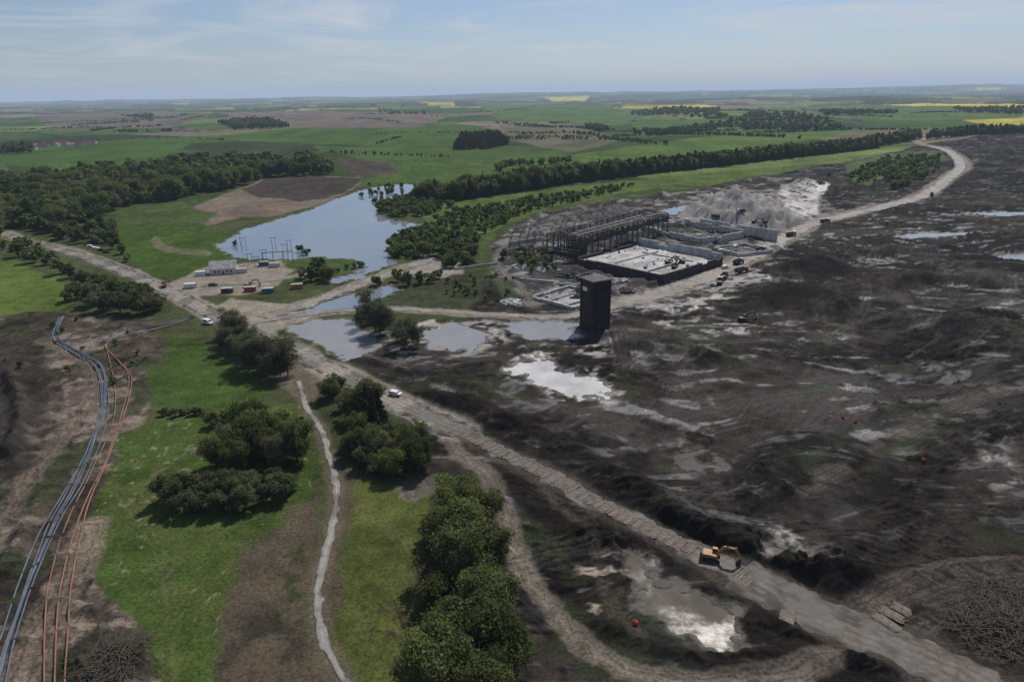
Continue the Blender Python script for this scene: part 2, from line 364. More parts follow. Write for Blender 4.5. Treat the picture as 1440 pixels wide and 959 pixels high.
def copy_thing(root,loc,rz,scale=1.0):
    n=root.copy(); COL.objects.link(n); n.location=loc; n.rotation_euler=(0,0,rz); n.scale=(scale,)*3
    for c in root.children:
        k=c.copy(); COL.objects.link(k); k.parent=n
        for g in c.children:
            q=g.copy(); COL.objects.link(q); q.parent=k
    return n
# ---------------- ground sheet ----------------
NR,NC=920,1100
s=np.linspace(1,0.005,NR); t=1.62*s**1.3; yr=100/t; yr=np.r_[-400.,0.,yr]
u=np.linspace(-1,1,NC)
wid=np.where(yr<60,140+0*yr,yr)*(1.12+.35*np.exp(-(np.maximum(yr,60)-60)/150)); wid[:2]=[500,300]
X=(wid[:,None]*u[None,:]).ravel(); Y=np.repeat(yr,NC)
parts={}; Z=H(X,Y,parts); rf,wd,md,D=parts['rf'],parts['wd'],parts['md'],parts['D']
C=np.zeros((len(X),3),np.float32); wet=np.zeros(len(X),np.float32); bk=np.full(len(X),.5,np.float32)
am=3+D*.012
WX=X+am*(fbm(X/(am*2.2),Y/(am*2.2),4,31)-.5)*2; WY=Y+am*(fbm(X/(am*2.2),Y/(am*2.2),4,32)-.5)*2
def put(m,c):
    global C
    C=C*(1-m[:,None])+np.asarray(c,np.float32)*m[:,None]
def pm(L,soft=3,warp=True):
    P=GP(L) if not isinstance(L,np.ndarray) else L
    return 1-ss(sdp(WX if warp else X,WY if warp else Y,P,30),-soft/2,soft/2)
f1=fbm(X/25,Y/25,5,41); f2=fbm(X/3,Y/3,4,42); f3=fbm(X/110,Y/110,4,43)
def vor(x,y):
    xi=np.floor(x);yi=np.floor(y);b1=np.full(x.shape,9.);b2=b1.copy();hid=np.zeros(x.shape)
    for i in (-1,0,1):
        for j in (-1,0,1):
            a=(xi+i).astype(int)&255;b=(yi+j).astype(int)&255
            d=np.hypot(xi+i+.15+.7*TAB[a,b]-x,yi+j+.15+.7*TAB[b,a]-y); h=TAB[(a*7+3)&255,(b*13+5)&255]
            k=d<b1; b2=np.where(k,b1,np.minimum(b2,d)); hid=np.where(k,h,hid); b1=np.where(k,d,b1)
    return hid,b2-b1
a_=.35; fx=(X*math.cos(a_)+Y*math.sin(a_))/620+.6*fbm(X/900,Y/900,3,51); fy=(-X*math.sin(a_)+Y*math.cos(a_))/520+.5*fbm(X/800,Y/800,3,52)
hid,edge=vor(fx,fy)
pal=[(0,(.05,.08,.028)),(.2,(.135,.17,.058)),(.36,(.07,.085,.04)),(.5,(.18,.148,.115)),(.62,(.06,.10,.03)),(.76,(.15,.14,.09)),(.86,(.035,.05,.024)),(.975,(.42,.37,.06))]
for th,c in pal:
    k=hid>=th; C[k]=c
C*=(.7+.6*f3)[:,None]
put((edge<.03)*(Y>700)*.6,(.03,.04,.02))
far2=ss(Y,4500,9000); put(far2*.6*(fbm(X/900,Y/900,4,55)>.48),(.035,.045,.03))
near=1-ss(Y,800,900); put(near,(.06,.07,.03))
green=(.048,.074,.018)
for L,c in [([(-60,240),(-60,212),(60,207),(180,197),(330,188),(480,178),(620,172),(690,182),(640,200),(560,208),(460,203),(330,198),(270,203),(220,226),(100,238)],(.06,.105,.025)),
 ([(440,205),(560,208),(650,210),(720,206),(800,214),(720,232),(560,238),(480,240)],(.065,.105,.03)),
 ([(480,262),(540,240),(700,228),(760,232),(690,250),(620,262),(590,268)],(.06,.10,.027)),
 ([(320,162),(440,158),(620,160),(600,180),(440,182),(330,176)],(.14,.115,.095)),
 ([(50,165),(180,158),(300,163),(240,182),(80,185)],(.13,.11,.09)),
 ([(700,175),(820,172),(870,200),(800,215),(720,200)],(.12,.115,.075)),
 ([(660,145),(820,148),(930,158),(870,175),(700,168)],(.08,.13,.04)),
 ([(800,218),(1020,190),(1200,182),(1160,196),(950,222),(830,236)],(.085,.135,.035)),
 ([(880,165),(1020,170),(1240,178),(1100,186),(900,195)],(.07,.12,.035)),
 ([(1010,152),(1250,148),(1440,155),(1440,168),(1240,170),(1060,165)],(.09,.135,.045)),
 ([(1245,147),(1450,145),(1450,152),(1290,151.5)],(.5,.43,.06)),([(760,140),(832,139.5),(828,143.5),(775,143.5)],(.45,.39,.06)),([(585,147),(640,146),(642,149),(600,149.5)],(.36,.33,.06)),
 ([(0,232),(90,240),(200,232),(260,215),(340,210),(480,215),(540,245),(480,262),(300,300),(0,320)],(.045,.062,.025)),
 ([(243,303),(330,268),(385,246),(512,251),(490,268),(440,290),(400,303),(330,306),(290,318)],(.155,.125,.095)),
 ([(335,268),(390,246),(510,252),(478,272),(425,284),(370,278)],(.06,.05,.042)),
 ([(470,222),(550,228),(560,245),(500,250),(480,240)],(.07,.06,.045)),
 ([(150,296),(240,280),(300,300),(290,314),(170,318)],(.06,.085,.028)),
 ([(150,316),(290,318),(325,335),(318,360),(350,366),(290,385),(232,392),(185,370),(160,345)],(.05,.082,.02)),
 ([(-80,355),(20,368),(85,392),(110,412),(60,445),(-80,447)],(.085,.12,.028)),
 ([(590,330),(600,285),(700,275),(900,252),(1150,230),(1130,243),(950,268),(860,284),(760,300),(700,325),(690,360),(620,372)],(.085,.12,.035)),
 ([(540,375),(560,330),(640,325),(690,345),(680,385),(600,395)],(.065,.085,.032)),
 ([(404,364),(455,362),(500,365),(516,374),(500,384),(460,392),(400,400),(360,395),(300,388)],(.06,.09,.03)),
 ([(205,482),(270,474),(330,508),(372,548),(350,575),(270,582),(212,575),(212,530)],(.048,.078,.02)),
 ([(540,400),(600,380),(700,380),(740,410),(735,440),(620,434),(545,430)],(.05,.055,.03))]:
    put(pm(L,4),c)
put(pm([(200,330),(230,345),(290,358),(280,362),(215,350)],2)*.6,(.17,.14,.1))
gr=(1-md)*(Y<1200); C*=(1+gr*(.8*(f1-.5)+.6*(f2-.5)))[:,None]
C*=(1+(Y>=1200)*.8*(fbm(X/60,Y/120,4,44)-.5))[:,None]
m=pm(DIRT,3)
dirt=np.stack([.08+.22*(f1-.45),.064+.175*(f1-.45),.05+.135*(f1-.45)],1)*(.5+1.0*f2[:,None])
C=C*(1-m[:,None])+np.clip(dirt,.015,1)*m[:,None]; bk=bk*(1-m)+1.0*m
put(m*ss(f1*.6+f2*.4,.55,.62)*.8,(.25,.195,.15)); put(m*ss(fbm(X/14,Y/14,4,61),.56,.62)*.8,(.04,.052,.022))
put(m*ss(ridg(X/9,Y/14,5,63),.62,.75)*.75,(.026,.021,.017)); wet=np.maximum(wet,m*.15*ss(f1,.4,.6))
put(pm([(-80,470),(60,480),(80,520),(60,600),(40,680),(-80,700)],6)*ss(f1,.38,.52)*.85,(.028,.023,.02))
mm=pm([(128,770),(150,680),(175,612),(225,590),(300,583),(420,568),(445,600),(456,650),(440,690),(400,725),(350,770),(325,850),(318,960),(318,1300),(240,1300),(215,905),(165,830)],2)
C=C*(1-mm[:,None])+(np.array(green)*(.4+.75*f1+.6*f2)[:,None])*mm[:,None]
put(mm*ss(fbm(X/7,Y/7,4,64),.58,.68)*.5,(.085,.10,.03)); put(mm*ss(ridg(X/3,Y/10,3,65),.8,.9)*.7,(.2,.175,.125))
put(mm*ss(fbm(X/2.2,Y/2.2,3,67),.70,.75)*ss(f3,.45,.55)*.8,(.2,.17,.12))
put(pm([(445,690),(455,740),(440,800),(436,860),(452,930),(480,1000),(500,1300),(318,1300),(318,960),(322,860),(345,785),(395,740)],4),(.088,.072,.05))
put(pm([(380,800),(430,760),(430,850),(420,930),(380,900)],3)*ss(f2,.4,.6),(.05,.052,.025)); 
put(pm([(330,760),(450,740),(450,960),(320,980)],3)*ss(f1,.50,.56)*.8,(.04,.034,.026))
gm=pm([(486,668),(545,680),(604,700),(610,800),(600,1300),(520,1300),(490,950),(470,900),(474,830),(486,760)],2)
C=C*(1-gm[:,None])+(np.array((.075,.086,.025))*(.4+.75*f1+.6*f2)[:,None])*gm[:,None]
put(pm([(470,640),(500,650),(486,760),(474,830),(466,900),(455,860),(462,780),(480,700)],2),(.09,.075,.05))
put(pm([(490,840),(580,820),(585,900),(500,910)],2)*ss(ridg(X/2.5,Y/2.5,3,66),.6,.75)*.9,(.05,.04,.03))
put(pm([(430,530),(560,570),(610,610),(600,690),(520,670),(470,640),(440,590)],3),(.045,.052,.025))
put(pm([(390,505),(440,512),(470,530),(430,560),(385,545)],3)*.8,(.15,.125,.09))
put(pm([(232,400),(290,376),(385,368),(412,382),(400,402),(340,415),(270,420)],3),(.24,.21,.17))
put(pm([(285,438),(330,420),(420,430),(440,445),(380,470),(330,470)],3)*(.6+.5*f2),(.29,.255,.205))
put(pm([(560,385),(600,362),(640,366),(650,385),(600,392)],3),(.26,.24,.2))
# churned mud
sx_,sy_=parts['sx'],parts['sy']; rgh=parts['rgh']
st=ridg(sx_/20,sy_/8,5,73); st2=ridg(sx_/6,sy_/6,4,74); pt=fbm(sx_/40,sy_/30,5,75); f5=fbm(X/1.3,Y/1.3,3,85); brk=ss(f2,.38,.58)
mc=np.stack([.0085+.015*f2,.0074+.0127*f2,.0064+.0106*f2],1)
bro=(ss(pt+.12*(f2-.5),.50,.60)*.85)[:,None]; mc=mc*(1-bro)+np.array((.040,.0325,.026))*bro*(.4+1.1*f2[:,None])
cl=(ss(parts['clod'],.52,.8)*.35*rgh)[:,None]; mc=mc*(1-cl)+np.array((.066,.055,.045))*cl
l3=(ss(parts['lump'],.6,.8)*.4*brk)[:,None]; mc=mc*(1-l3)+np.array((.07,.059,.048))*l3
l0=(ss(parts['rut'],.6,.85)*.4*brk)[:,None]; mc=mc*(1-l0)+np.array((.075,.064,.053))*l0
l1=(ss(st,.68,.83)*.42*brk*ss(fbm(X/40,Y/40,3,79),.44,.6))[:,None]; mc=mc*(1-l1)+np.array((.115,.098,.083))*l1
l2=(ss(st2,.76,.9)*.25*brk)[:,None]; mc=mc*(1-l2)+np.array((.08,.068,.057))*l2
bq_=ss(f1+.2*(f2-.5),.36,.54)
k=(parts['rl']*.42*bq_)[:,None]; mc=mc*(1-k)+np.array((.105,.09,.075))*k
k=(parts['rd']*.8*bq_)[:,None]; mc=mc*(1-k)+np.array((.009,.008,.007))*k
mc*=(.7+.6*f5)[:,None]
mdm=ss(-sdp(WX,WY,MUD,30),-2,3)*(1-ss(D,3000,4500)); C=C*(1-mdm[:,None])+mc*mdm[:,None]
low=1-ss(Z,.2,2.0)
wet=np.maximum(wet,mdm*np.clip(.05+.6*ss(fbm(sx_/12,sy_/4.5,5,76),.59,.66)*(.3+.7*low)*(.4+.6*brk)+.25*parts['rd']*bq_+.22*ss(st,.77,.88)*brk+.08*(1-rgh)*ss(pt,.4,.5),0,1)*(1-.6*ss(D,500,900))); bk=bk*(1-mdm)+(.55+.45*rgh)*mdm
put(mdm*ss(fbm(X/22,Y/22,5,77),.63,.70)*.6,(.04,.048,.024))
for L,th,c in [([(690,528),(715,505),(755,492),(800,508),(845,520),(885,545),(860,568),(800,567),(760,552),(725,540)],.45,(.30,.28,.25)),  # pale silt around the pool, with sun glare painted into its colour
  ([(1090,262),(1140,250),(1172,262),(1155,290),(1165,312),(1120,322),(1098,300)],.36,(.42,.40,.37)),  # pale eroded runoff, with wet sun glare painted into its colour
  ([(490,480),(590,450),(700,450),(720,480),(640,500),(560,500)],.46,(.26,.23,.19)),
  ([(900,455),(960,445),(1060,455),(1120,470),(1000,470)],.54,(.17,.15,.13)),
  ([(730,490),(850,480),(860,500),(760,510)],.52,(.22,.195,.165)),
  ([(860,415),(950,395),(1060,372),(1100,400),(1000,440),(900,445)],.44,(.17,.15,.125)),
  ([(800,790),(880,780),(890,870),(830,880)],.53,(.22,.165,.12)),
  ([(1050,740),(1110,745),(1180,780),(1250,800),(1150,790)],.52,(.24,.215,.185)),
  ([(1380,620),(1440,600),(1440,680),(1400,690)],.5,(.10,.085,.07)),
  ([(940,700),(1010,705),(1060,740),(980,735)],.57,(.17,.15,.13))]:
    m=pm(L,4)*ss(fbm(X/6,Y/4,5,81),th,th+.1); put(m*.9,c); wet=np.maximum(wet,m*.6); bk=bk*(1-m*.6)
m=pm([(700,400),(690,345),(760,305),(870,285),(1000,262),(1140,240),(1180,300),(1100,340),(1000,400),(860,430),(760,440)],6)
put(m*.75,(.065,.059,.053)); put(m*ss(fbm(X/12,Y/8,5,82),.52,.62)*.75,(.26,.243,.22)); put(m*ss(fbm(X/10,Y/10,5,83),.54,.6)*.8,(.018,.017,.016)); wet*=(1-m*.5)
put(pm([(690,350),(760,305),(820,292),(900,280),(1000,262),(950,260),(860,276),(760,296),(700,322),(650,350),(660,400),(700,410),(740,430),(700,380)],4)*ss(f1,.42,.55),(.055,.07,.03))
for c,r,hh in (HEAPS[0],HEAPS[1],HEAPS[10],HEAPS[14]):
    d=np.hypot(X-c[0],Y-c[1])*(1+.9*(fbm(X/14,Y/14,4,12)-.5)); q=(1-ss(d,r*.85,r*1.15)); put(q,np.array((.29,.277,.255))); put(q*ss(ridg(X/9,Y/16,4,87),.68,.85)*.5,(.17,.16,.146)); wet*=(1-q)
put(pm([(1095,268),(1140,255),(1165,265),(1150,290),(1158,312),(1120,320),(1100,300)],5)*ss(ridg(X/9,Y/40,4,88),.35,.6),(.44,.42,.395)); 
for c,r,hh in (HEAPS[6],HEAPS[12]):
    d=np.hypot(X-c[0],Y-c[1]); put((1-ss(d,r*.6,r*1.0))*.7,(.02,.018,.017)); wet*=ss(d,r*.6,r)
put(pm([(1185,235),(1240,218),(1310,212),(1330,225),(1280,240),(1220,262),(1185,250)],5),(.07,.095,.035))
for P,w,hh in BERMS[:6]:
    d=dln(WX*.4+X*.6,WY*.4+Y*.6,P,25); k=(1-ss(d,w*.5,w*.95))*.8; put(k*(1-.5*ss(f2,.55,.7)),(.016,.0135,.0118)); wet=wet*(1-k*.5)
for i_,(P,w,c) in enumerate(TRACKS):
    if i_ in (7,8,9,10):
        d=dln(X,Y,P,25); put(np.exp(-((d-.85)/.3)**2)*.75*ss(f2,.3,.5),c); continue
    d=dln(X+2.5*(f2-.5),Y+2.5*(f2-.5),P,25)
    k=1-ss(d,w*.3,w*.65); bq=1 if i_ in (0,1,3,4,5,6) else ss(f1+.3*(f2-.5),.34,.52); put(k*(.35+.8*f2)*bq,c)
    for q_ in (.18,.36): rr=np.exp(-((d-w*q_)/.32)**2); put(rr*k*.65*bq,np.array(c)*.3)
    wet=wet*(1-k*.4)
for nm_,(P,w) in ROADS.items():
    d=dln(WX*.5+X*.5,WY*.5+Y*.5,P,25); k=1-ss(d,w*.5,w*.5+2.5+3*(nm_=='haul')); put(k*(.4+.7*f2),(.29,.255,.205) if nm_ not in('mat','lower') else (.08,.067,.053)); wet*=(1-k)
d=dln(X,Y,FOOT[0],20); put((1-ss(d,1.2,2.6+2*f2))*.75,(.12,.10,.07))
k=(1-ss(wd,.5,3.5)); put(k*(.3+.6*f2),(.09,.077,.06)); put((wd<.2)*1.0,(.085,.073,.058)); wet=np.maximum(wet,(wd<1.5)*.5)
bk=bk*(1-ss(D,500,1500)*.8)
idx=np.arange((NR+2)*NC).reshape(NR+2,NC)
Fq=np.stack([idx[:-1,:-1],idx[:-1,1:],idx[1:,1:],idx[1:,:-1]],-1).reshape(-1,4)
me=mesh_np("ground",np.stack([X,Y,Z],1),Fq,M_ground,True)
cattr(me,'gcol',np.clip(C,.004,.8)); cattr(me,'gdat',np.stack([wet,bk,wet*0],1))
g=link("ground",me); g["kind"]="structure"
# ---------------- water ----------------
def poly_sheet(name,P,z,mat,exp=3.5):
    n=len(P); V=[]; ar=np.sum(P[:,0]*np.roll(P[:,1],-1)-np.roll(P[:,0],-1)*P[:,1])
    for i in range(n):
        a=P[i-1];b=P[i];d=P[(i+1)%n]; e=(d-a); nn=np.array([e[1],-e[0]])/(np.hypot(*e)+1e-6)
        nn=nn*(1 if ar>0 else -1); q=b+nn*exp; V.append((q[0],q[1],z))
    if ar<0: V=V[::-1]
    me=bpy.data.meshes.new(name); me.from_pydata(V,[],[tuple(range(n))]); me.update(); me.materials.append(mat)
    o=link(name,me); o["kind"]="structure"; return o
for k,P in WATER.items():
    mat=M_siltglare if k=='silt glare pool' else M_thin if k in ('far puddle','far pool','edge pool') else M_lake if k in('lake','channel','works pool','works pond') else (M_pool if k in('pool','small pool','ditch','roadside puddle','mud puddle','verge puddle') else M_pond)
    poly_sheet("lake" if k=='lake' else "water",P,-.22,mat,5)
# ---------------- roads ----------------
def ribbon(name,P,w,z,mat,rutw=1.1,mudk=.5,edge=.7):
    P=resample(P,1.0); n=len(P); T=np.gradient(P,axis=0); T/=np.hypot(T[:,0],T[:,1])[:,None]+1e-9; Nn=np.stack([-T[:,1],T[:,0]],1)
    K=21; V=[];Cc=[]
    for j in range(K):
        q=(j/(K-1)-.5); ex=1+ (edge*2/w)*(fbm(P[:,0]/3+j//11*9,P[:,1]/3,4,91)-.5)*3.4
        p=P+Nn*(q*w*ex)[:,None]; dd=abs(q*w+.9*(fbm(p[:,0]/14,p[:,1]/14,2,96)-.5)); r=np.exp(-((dd-rutw)/.4)**2)+.8*np.exp(-((dd-rutw-1.9)/.4)**2)
        zz=z+.0003*np.hypot(p[:,0],p[:,1])-.16*(abs(q)>.49)+.12*(fbm(p[:,0]/2,p[:,1]/2,3,92)-.5)-.05*r
        V.append(np.c_[p,zz])
        md_=mudk*ss(fbm(p[:,0]/9,p[:,1]/9,4,93)+.35*(fbm(p[:,0]/2,p[:,1]/2,3,95)-.5),.42,.58)*.9+.95*ss(abs(q),.26,.45)*ss(fbm(p[:,0]/2,p[:,1]/2,3,97),.35,.6)
        Cc.append(np.stack([r*(.5+.8*fbm(p[:,0]/8,p[:,1]/8,3,94)),np.clip(md_,0,1),np.zeros(n)],1))
    V=np.stack(V,1).reshape(-1,3);Cc=np.clip(np.stack(Cc,1).reshape(-1,3),0,1); ii=np.arange(n*K).reshape(n,K)
    Q=np.stack([ii[:-1,:-1],ii[1:,:-1],ii[1:,1:],ii[:-1,1:]],-1).reshape(-1,4)[:,::-1]
    me=mesh_np(name,V,Q,mat,True); cattr(me,'rdat',Cc); o=link(name,me); o["kind"]="structure"; return o
for i,(k,(P,w)) in enumerate(ROADS.items()):
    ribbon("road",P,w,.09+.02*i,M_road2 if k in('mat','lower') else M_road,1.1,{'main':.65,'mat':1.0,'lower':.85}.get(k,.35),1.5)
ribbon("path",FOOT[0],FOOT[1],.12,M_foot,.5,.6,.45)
# ---------------- trees ----------------
def crown(n,Rx,Hh,z0,leaf,seed,k=13,conifer=False,up=.35,sm=1.0):
    r=np.random.default_rng(seed)
    if conifer:
        h=r.random(n)**.8; ang=r.random(n)*6.283; rad=Rx*(1-h)*(.55+.5*r.random(n))*(.8+.3*np.sin(h*40)); pos=np.stack([np.cos(ang)*rad,np.sin(ang)*rad,z0+h*Hh],1)
        nn=np.stack([np.cos(ang),np.sin(ang),.6+0*ang],1); sh=r.random(n)*.8
    else:
        c=r.normal(size=(k,3)); c/=np.linalg.norm(c,axis=1)[:,None]; c*=(r.random(k)**.3*.82)[:,None]; c[:,2]=c[:,2]*.95; c[:,0]*=r.uniform(.75,1.1)
        c[0]=0; rad=(.15+.24*r.random(k))*sm; rad[0]=.46; cs=.05+.9*r.random(k)
        wt=rad**2/np.sum(rad**2); ci=r.choice(k,n,p=wt); d=r.normal(size=(n,3)); d[:,2]+=up; d/=np.linalg.norm(d,axis=1)[:,None]
        lump=1+.25*np.sin(d[:,0]*7+ci)*np.sin(d[:,1]*6+ci*2)*np.cos(d[:,2]*5)
        pos=c[ci]+d*(rad[ci]*lump*(.55+.6*r.random(n)**1.5+.3*(r.random(n)<.1)))[:,None]
        pos=pos*np.array([Rx,Rx,Hh/2])+np.array([0,0,z0+Hh/2]); nn=d+.0; sh=cs[ci]*.6+.4*r.random(n)
    nn=nn+r.normal(size=(n,3))*.8; nn/=np.linalg.norm(nn,axis=1)[:,None]
    a=np.cross(nn,r.normal(size=(n,3))); a/=np.linalg.norm(a,axis=1)[:,None]+1e-9; b=np.cross(nn,a)
    sz=(leaf*(.5+.9*r.random(n)))[:,None]*.5; V=np.stack([pos-a*sz-b*sz*.8,pos+a*sz-b*sz*.7,pos+a*sz*.8+b*sz,pos-a*sz*.7+b*sz*.9],1).reshape(-1,3)
    return V,np.repeat(np.clip(sh,0,1),4)
def crown_mesh(name,mat,*a,**k):
    V,S=crown(*a,**k); me=mesh_np(name,V,np.arange(len(V)).reshape(-1,4),mat)
    at=me.attributes.new('shade','FLOAT','POINT'); at.data.foreach_set('value',S.astype(np.float32)); return me
def trunk_mesh(name,h,r,seed):
    q=np.random.default_rng(seed); b=B(); b.tube([(0,0,-.6),(0.05,0,h*.3),(.15,.1,h*.6),(.1,.2,h*.85)],[r,r*.75,r*.5,r*.15],7)
    for i in range(7):
        a=i*1.05+q.random(); z=h*(.3+.08*i); l=h*.28; b.tube([(0.05,0,z),(math.cos(a)*l*.6,math.sin(a)*l*.6,z+l*.35),(math.cos(a)*l,math.sin(a)*l,z+l*.8)],[r*.4,r*.25,r*.08],5)
    return b.mesh(name,M_bark)
VAR={}
VAR['tree']=[(crown_mesh("crown",M_f1,13000,5.0,9.6,.6,.26,100+i,k=42),trunk_mesh("trunk",8,.28,i)) for i in range(6)]
VAR['bush']=[(crown_mesh("crown",M_f2,7000,5.2,8.8,.4,.36,200+i,k=26),trunk_mesh("trunk",6,.2,i+9)) for i in range(4)]
VAR['willow']=[(crown_mesh("crown",M_f3,6500,4.2,9.4,.6,.2,300+i,k=28,up=.9),trunk_mesh("trunk",8,.18,i+19)) for i in range(3)]
VAR['conifer']=[(crown_mesh("crown",M_f4,5000,2.6,9.6,.5,.4,400+i,conifer=True),trunk_mesh("trunk",9,.2,i+29)) for i in range(2)]
LOW={'tree':[crown(420,5.0,9.4,.6,1.25,500+i,k=12,sm=1.2) for i in range(4)],'bush':[crown(300,5.2,8.6,.4,1.4,600+i,k=10,sm=1.2) for i in range(3)],'conifer':[crown(260,2.9,9.8,.2,1.3,700,conifer=True)]}
LOW['willow']=LOW['bush']
TR=[]
def T(kind,pts,h,j=.2):
    for p in pts:
        x,y=G(*p); TR.append((kind,x,y,h*(1+rng.uniform(-j,j)),rng.uniform(0,6.28)))
def scat(kind,L,sp,h,j=.25,prob=1,mx=None):
    P=GP(L); mn=P.min(0);m_=P.max(0)
    gx,gy=np.meshgrid(np.arange(mn[0],m_[0],sp),np.arange(mn[1],m_[1],sp)); gx=gx.ravel()+rng.uniform(-.5,.5,gx.size)*sp; gy=gy.ravel()+rng.uniform(-.5,.5,gy.size)*sp
    k=(sdp(gx,gy,P,1)<0)&(rng.random(gx.size)<prob)
    for x,y in zip(gx[k],gy[k]):
        kk=kind if isinstance(kind,str) else kind[rng.integers(len(kind))]
        TR.append((kk,x,y,h*(1+rng.uniform(-j,j)),rng.uniform(0,6.28)))
def linet(kind,L,sp,h,wd_,rows=1,j=.25):
    P=resample(SP(L,4),sp)
    for r in range(rows):
        for p in P:
            TR.append((kind if isinstance(kind,str) else kind[rng.integers(len(kind))],p[0]+rng.uniform(-.5,.5)*sp,p[1]+wd_*(r/(max(rows-1,1))-.5)*(rows>1)+rng.uniform(-.3,.3)*sp,h*(1+rng.uniform(-j,j)),rng.uniform(0,6.28)))
T('tree',[(645,728),(682,750)],11.5,.1); T('tree',[(640,800),(688,812),(628,868),(682,880),(640,935),(692,955),(625,1000),(680,1025),(645,765),(660,840),(662,905)],13.5,.2)
T('bush',[(612,760),(706,790),(602,850),(714,900),(596,930),(630,705),(640,845),(700,845)],5.5,.3)
T('tree',[(305,655),(332,665),(348,645),(376,655),(400,645),(385,622),(352,615),(365,635),(418,648)],11,.28)
T('willow',[(318,630),(408,625),(340,655),(392,662)],10,.2)
T('bush',[(248,715),(275,720),(308,720),(340,718),(372,708),(395,700),(408,690),(265,695),(295,698),(325,696),(355,690),(385,685),(238,702),(290,710),(330,708)],6.8,.35)
T('bush',[(300,600),(315,592),(400,590),(425,610)],5,.3)
T('tree',[(505,620),(530,645),(560,655),(580,645),(548,625),(518,585),(588,660),(552,668)],9.5,.3); T('conifer',[(526,612),(534,600),(518,602)],13,.15); T('bush',[(462,560),(476,550),(492,565),(468,542),(486,575),(492,600),(500,640),(518,655),(505,595),(510,630),(530,665),(496,590)],7,.35)
T('willow',[(570,630),(545,650),(500,575)],8,.2)
T('willow',[(318,495),(332,503),(347,513),(362,523),(378,533),(395,530),(328,483),(343,493),(400,515),(370,508),(355,500),(385,518),(325,472),(340,482),(405,528),(372,522),(350,523),(332,492)],13,.25)
T('bush',[(130,430),(150,436),(170,440),(192,442),(212,440),(140,415),(185,420),(160,420),(205,425),(140,440),(222,436)],12,.2)
T('willow',[(512,470),(528,468),(520,455),(540,462),(565,492),(580,484),(572,478),(522,435),(516,445),(560,482),(535,472),(508,460),(588,490),(548,468)],13,.25)
T('willow',[(500,430),(530,402),(560,396),(590,400),(615,392),(545,412),(575,402),(605,398)],8,.2)
T('bush',[(228+i*6.5,585-(i%3)) for i in range(10)],2.6,.3)
T('bush',[(20,340),(35,350),(5,352),(55,362),(70,372),(85,385),(100,392),(95,425),(108,420),(15,330),(40,335),(0,335),(115,405),(75,352),(60,348),(28,362),(45,370)],10,.3)
T('bush',[(160,350),(172,358),(180,368),(150,342),(165,335)],8)
T('tree',[(425,392),(440,395),(455,392),(448,385),(462,396),(412,388)],9,.2); T('bush',[(475,384),(488,380),(498,378),(508,376)],4)
T('tree',[(330,345),(422,354)],5); T('tree',[(508,276),(520,272),(545,272),(528,284),(430,358)],6)
T('willow',[(rng.uniform(520,605),rng.uniform(260,285)) for _ in range(45)],5.5,.3)
T('bush',[(rng.uniform(0,200),rng.uniform(450,560)) for _ in range(14)],2.5,.4)
scat(['tree','tree','bush'],[(-60,335),(-60,272),(60,262),(230,240),(300,234),(440,236),(482,244),(440,248),(380,250),(315,268),(245,282),(165,292),(120,318),(60,330)],13,18,.45,.93)
scat('tree',[(60,335),(120,318),(160,322),(160,345),(120,345)],10,9,.3)
scat('bush',[(545,362),(556,338),(600,322),(625,325),(600,345),(590,365)],6,7,.3); scat(['bush','tree'],[(590,372),(600,350),(640,340),(672,352),(668,374),(630,378)],7.5,9,.3)
scat('bush',[(530,298),(545,285),(590,280),(600,290),(640,290),(600,305),(550,306)],8,8,.3)
scat(['bush','bush','bush','tree'],[(590,338),(600,320),(640,298),(720,286),(800,273),(900,260),(860,272),(740,300),(690,325),(670,345),(620,340)],6.5,5,.5,.85)
linet(['conifer','tree','tree'],[(600,283),(660,277),(720,268),(800,256),(870,248),(940,240),(1000,234),(1080,224),(1150,217),(1230,208)],7,16,24,5,.4)
linet(['tree','bush'],[(730,268),(760,262),(800,254)],10,20,15,2)
linet(['conifer','tree'],[(1230,205),(1300,196),(1370,190),(1440,188),(1560,182)],8,16,24,3,.4)
linet('bush',[(700,240),(720,232),(760,232),(800,228)],9,10,15,2)
scat('conifer',[(638,212),(648,194),(700,190),(716,204),(690,210)],9,13,.3)
scat('bush',[(1190,250),(1240,225),(1320,222),(1320,240),(1265,270),(1240,255),(1200,262)],10,7,.5,.7)
scat('tree',[(1245,268),(1262,262),(1268,272)],9,9)
scat('bush',[(700,365),(760,355),(800,375),(790,388),(740,385)],6,5,.4,.65); scat('bush',[(620,395),(700,385),(740,405),(700,425),(630,420)],6,3,.4,.5)
scat('bush',[(0,450),(60,442),(110,450),(60,470)],9,4,.4,.35)
linet('bush',[(730,192),(800,188),(880,200),(940,205)],10,8,10,1,.5); linet('bush',[(460,215),(520,218),(640,222)],10,6,10,1,.5)
for L in [[(880,160),(930,155),(1010,158),(1010,168),(940,165)],[(1000,178),(1060,165),(1150,168),(1200,180),(1120,186)],[(170,165),(215,162),(215,170)],[(520,150),(590,160),(620,166),(540,162)],[(310,178),(380,176),(410,182),(330,184)],[(0,212),(40,208),(50,216),(0,218)],[(820,178),(860,180),(840,186)],[(1150,160),(1250,158),(1260,165),(1160,166)],[(890,192),(1000,176),(1010,180),(920,194)],[(1340,155),(1440,160),(1440,166),(1360,163)]]:
    P=GP(L); A=np.ptp(P[:,0])*np.ptp(P[:,1]); scat('tree',L,max(16,math.sqrt(A/550)),14,.5)
r2=np.random.default_rng(5)
